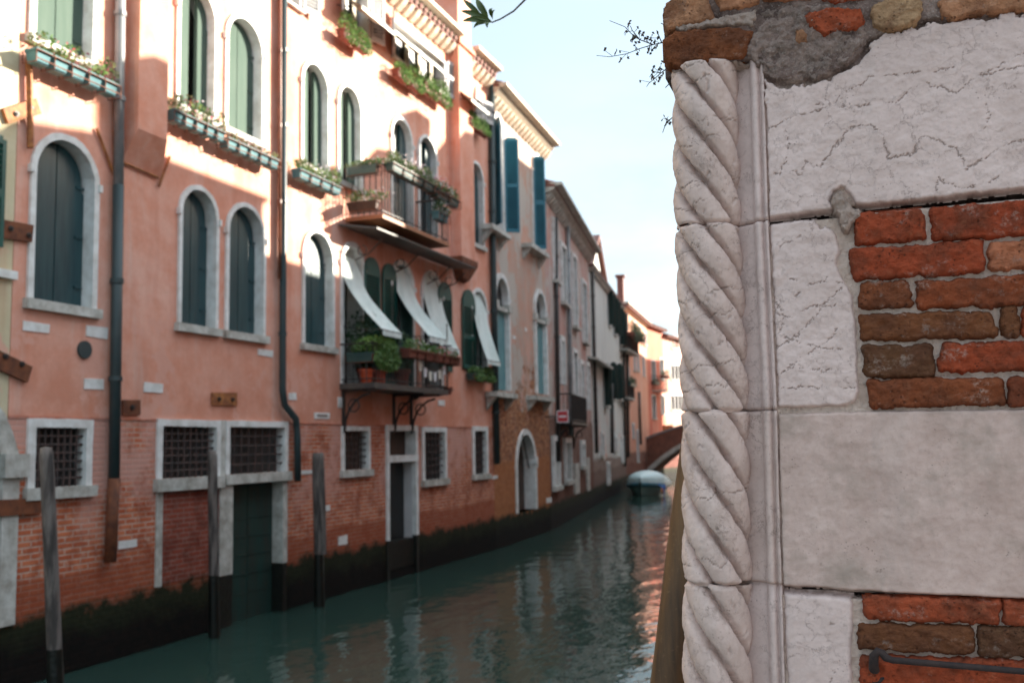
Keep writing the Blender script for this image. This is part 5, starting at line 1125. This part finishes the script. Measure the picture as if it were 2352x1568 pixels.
# ================= ground, water, right bank
struct('canal_water', [(-60, -12, WATER), (60, -12, WATER), (60, 240, WATER), (-60, 240, WATER)], [(0, 1, 2, 3)], 'canal_water')
struct('canal_bed', [(-400, -400, -1.2), (400, -400, -1.2), (400, 600, -1.2), (-400, 600, -1.2)], [(0, 1, 2, 3)], 'wet_wood')
struct('quay', [(-.6, -8, 1.05), (9, -8, 1.05), (9, 2.1, 1.05), (-.6, 2.1, 1.05), (-.6, -8, -1), (9, -8, -1), (9, 2.1, -1), (-.6, 2.1, -1)], [(0, 1, 2, 3), (0, 4, 5, 1), (0, 3, 7, 4), (3, 2, 6, 7), (1, 5, 6, 2)], 'paving')
RB = [(-.38, 8.3), (-.38, 17.6), (-.38, 21.2), (-.38, 26.0), (-.38, 29.5), (-.38, 33.), (-1.6, 40), (-3.6, 52), (-4.3, 60), (-4.6, 74)]
HB = [9.35, 10.3, 9.4, 12.3, 13.6, 14.2, 15.0, 14.6, 12.0]
LBL = ['brick', 'pink', 'ochre', 'low grey', 'tall red', 'tall rose', 'salmon', 'white', 'cream']
MB_ = ['side_brick', 'pink_house', 'cream_house', 'grey_white_house', 'red_house', 'rose_house', 'salmon_house', 'grey_white_house', 'cream_house']
for i in range(9):
    (xa, ya), (xb, yb) = RB[i], RB[i + 1]; Fb = Fr(xb, yb, xa - xb, ya - yb); L = math.hypot(xa - xb, ya - yb)
    b = Bld(Fb, .01, L, HB[i] - .12, LBL[i] + ' house on the right bank beyond the corner wall', MB_[i], depth=2.2); b.t['group'] = 'houses along the right bank'
    n = max(1, int(L / 2.4))
    for k in range(n):
        u = L * (k + .5) / n
        for v in (4.2, 7.0):
            if v + 2 < HB[i]: window(b, u - .5, u + .5, v, v + 1.7, .1, depth=.2, shut='teal_shutter', sill=.08)
    b.wall(); b.roof(over=.15, rise=.35, tile=False)
    if i in (1, 3, 4): part('chimney', MB().box(L - 1.3, L - .8, HB[i] - .1, HB[i] + 1.0, -.7, -.2).box(L - 1.4, L - .7, HB[i] + .7, HB[i] + 1.1, -.8, -.1), 'side_brick', b.t)
# ================= camera, sun, sky
cam = bpy.data.cameras.new('camera'); co = bpy.data.objects.new('camera', cam); COL.objects.link(co); SC.camera = co
cam.sensor_width = 36; cam.lens = FL / 2352 * 36; cam.clip_end = 2000; cam.clip_start = .05
from mathutils import Matrix
co.matrix_world = Matrix.Translation((0, 0, HC)) @ Matrix([r for r in RR]).to_4x4()
cam.dof.use_dof = True; cam.dof.focus_distance = 2.12; cam.dof.aperture_fstop = 5.0
AZ = math.radians(45); EL = math.atan(.45 / math.sqrt(2))
sd = bpy.data.lights.new('sun', 'SUN'); so = bpy.data.objects.new('sun', sd); COL.objects.link(so)
sd.energy = SUN_E; sd.angle = math.radians(.5); sd.color = (1., .92, .78)
dv = Vector((-math.cos(EL) * math.cos(AZ), -math.cos(EL) * math.sin(AZ), -math.sin(EL)))
so.rotation_euler = dv.to_track_quat('-Z', 'Y').to_euler()
so.location = (10, 10, 30)
W = bpy.data.worlds.new('World'); SC.world = W; W.use_nodes = True; nt = W.node_tree; nt.nodes.clear()
out = nt.nodes.new('ShaderNodeOutputWorld'); bg = nt.nodes.new('ShaderNodeBackground'); sk = nt.nodes.new('ShaderNodeTexSky')
sk.sky_type = 'NISHITA'; sk.sun_disc = False; sk.sun_elevation = EL; sk.sun_rotation = math.radians(45); sk.air_density = 1.; sk.dust_density = 1.5; sk.ozone_density = 1.2
tc = nt.nodes.new('ShaderNodeTexCoord'); mp = nt.nodes.new('ShaderNodeMapping'); mp.inputs[3].default_value = (1, 1, 2.6); nt.links.new(tc.outputs['Generated'], mp.inputs[0])
nz_ = nt.nodes.new('ShaderNodeTexNoise'); nz_.inputs['Scale'].default_value = 2.3; nz_.inputs['Detail'].default_value = 7; nz_.inputs['Roughness'].default_value = .55; nt.links.new(mp.outputs[0], nz_.inputs['Vector'])
mr = nt.nodes.new('ShaderNodeMapRange'); mr.inputs[1].default_value = .34; mr.inputs[2].default_value = .66; mr.inputs[3].default_value = .50; mr.inputs[4].default_value = .98; nt.links.new(nz_.outputs[0], mr.inputs[0])
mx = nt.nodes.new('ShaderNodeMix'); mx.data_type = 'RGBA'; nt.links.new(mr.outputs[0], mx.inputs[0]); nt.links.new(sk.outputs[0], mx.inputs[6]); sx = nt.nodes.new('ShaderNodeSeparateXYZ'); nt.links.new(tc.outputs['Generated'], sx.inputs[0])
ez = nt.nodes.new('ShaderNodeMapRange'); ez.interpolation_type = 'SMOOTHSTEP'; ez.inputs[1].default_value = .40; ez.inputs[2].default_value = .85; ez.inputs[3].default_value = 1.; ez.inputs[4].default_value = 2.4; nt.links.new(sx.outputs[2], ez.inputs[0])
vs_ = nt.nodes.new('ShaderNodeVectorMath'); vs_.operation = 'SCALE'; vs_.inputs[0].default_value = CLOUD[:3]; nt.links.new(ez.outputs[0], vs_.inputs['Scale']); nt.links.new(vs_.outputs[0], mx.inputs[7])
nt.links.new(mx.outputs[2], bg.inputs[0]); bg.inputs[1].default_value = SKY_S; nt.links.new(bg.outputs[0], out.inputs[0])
SC.view_settings.view_transform = 'Standard'; SC.view_settings.look = 'None'; SC.view_settings.exposure = EXPO; SC.view_settings.gamma = 1
SC.cycles.max_bounces = 8
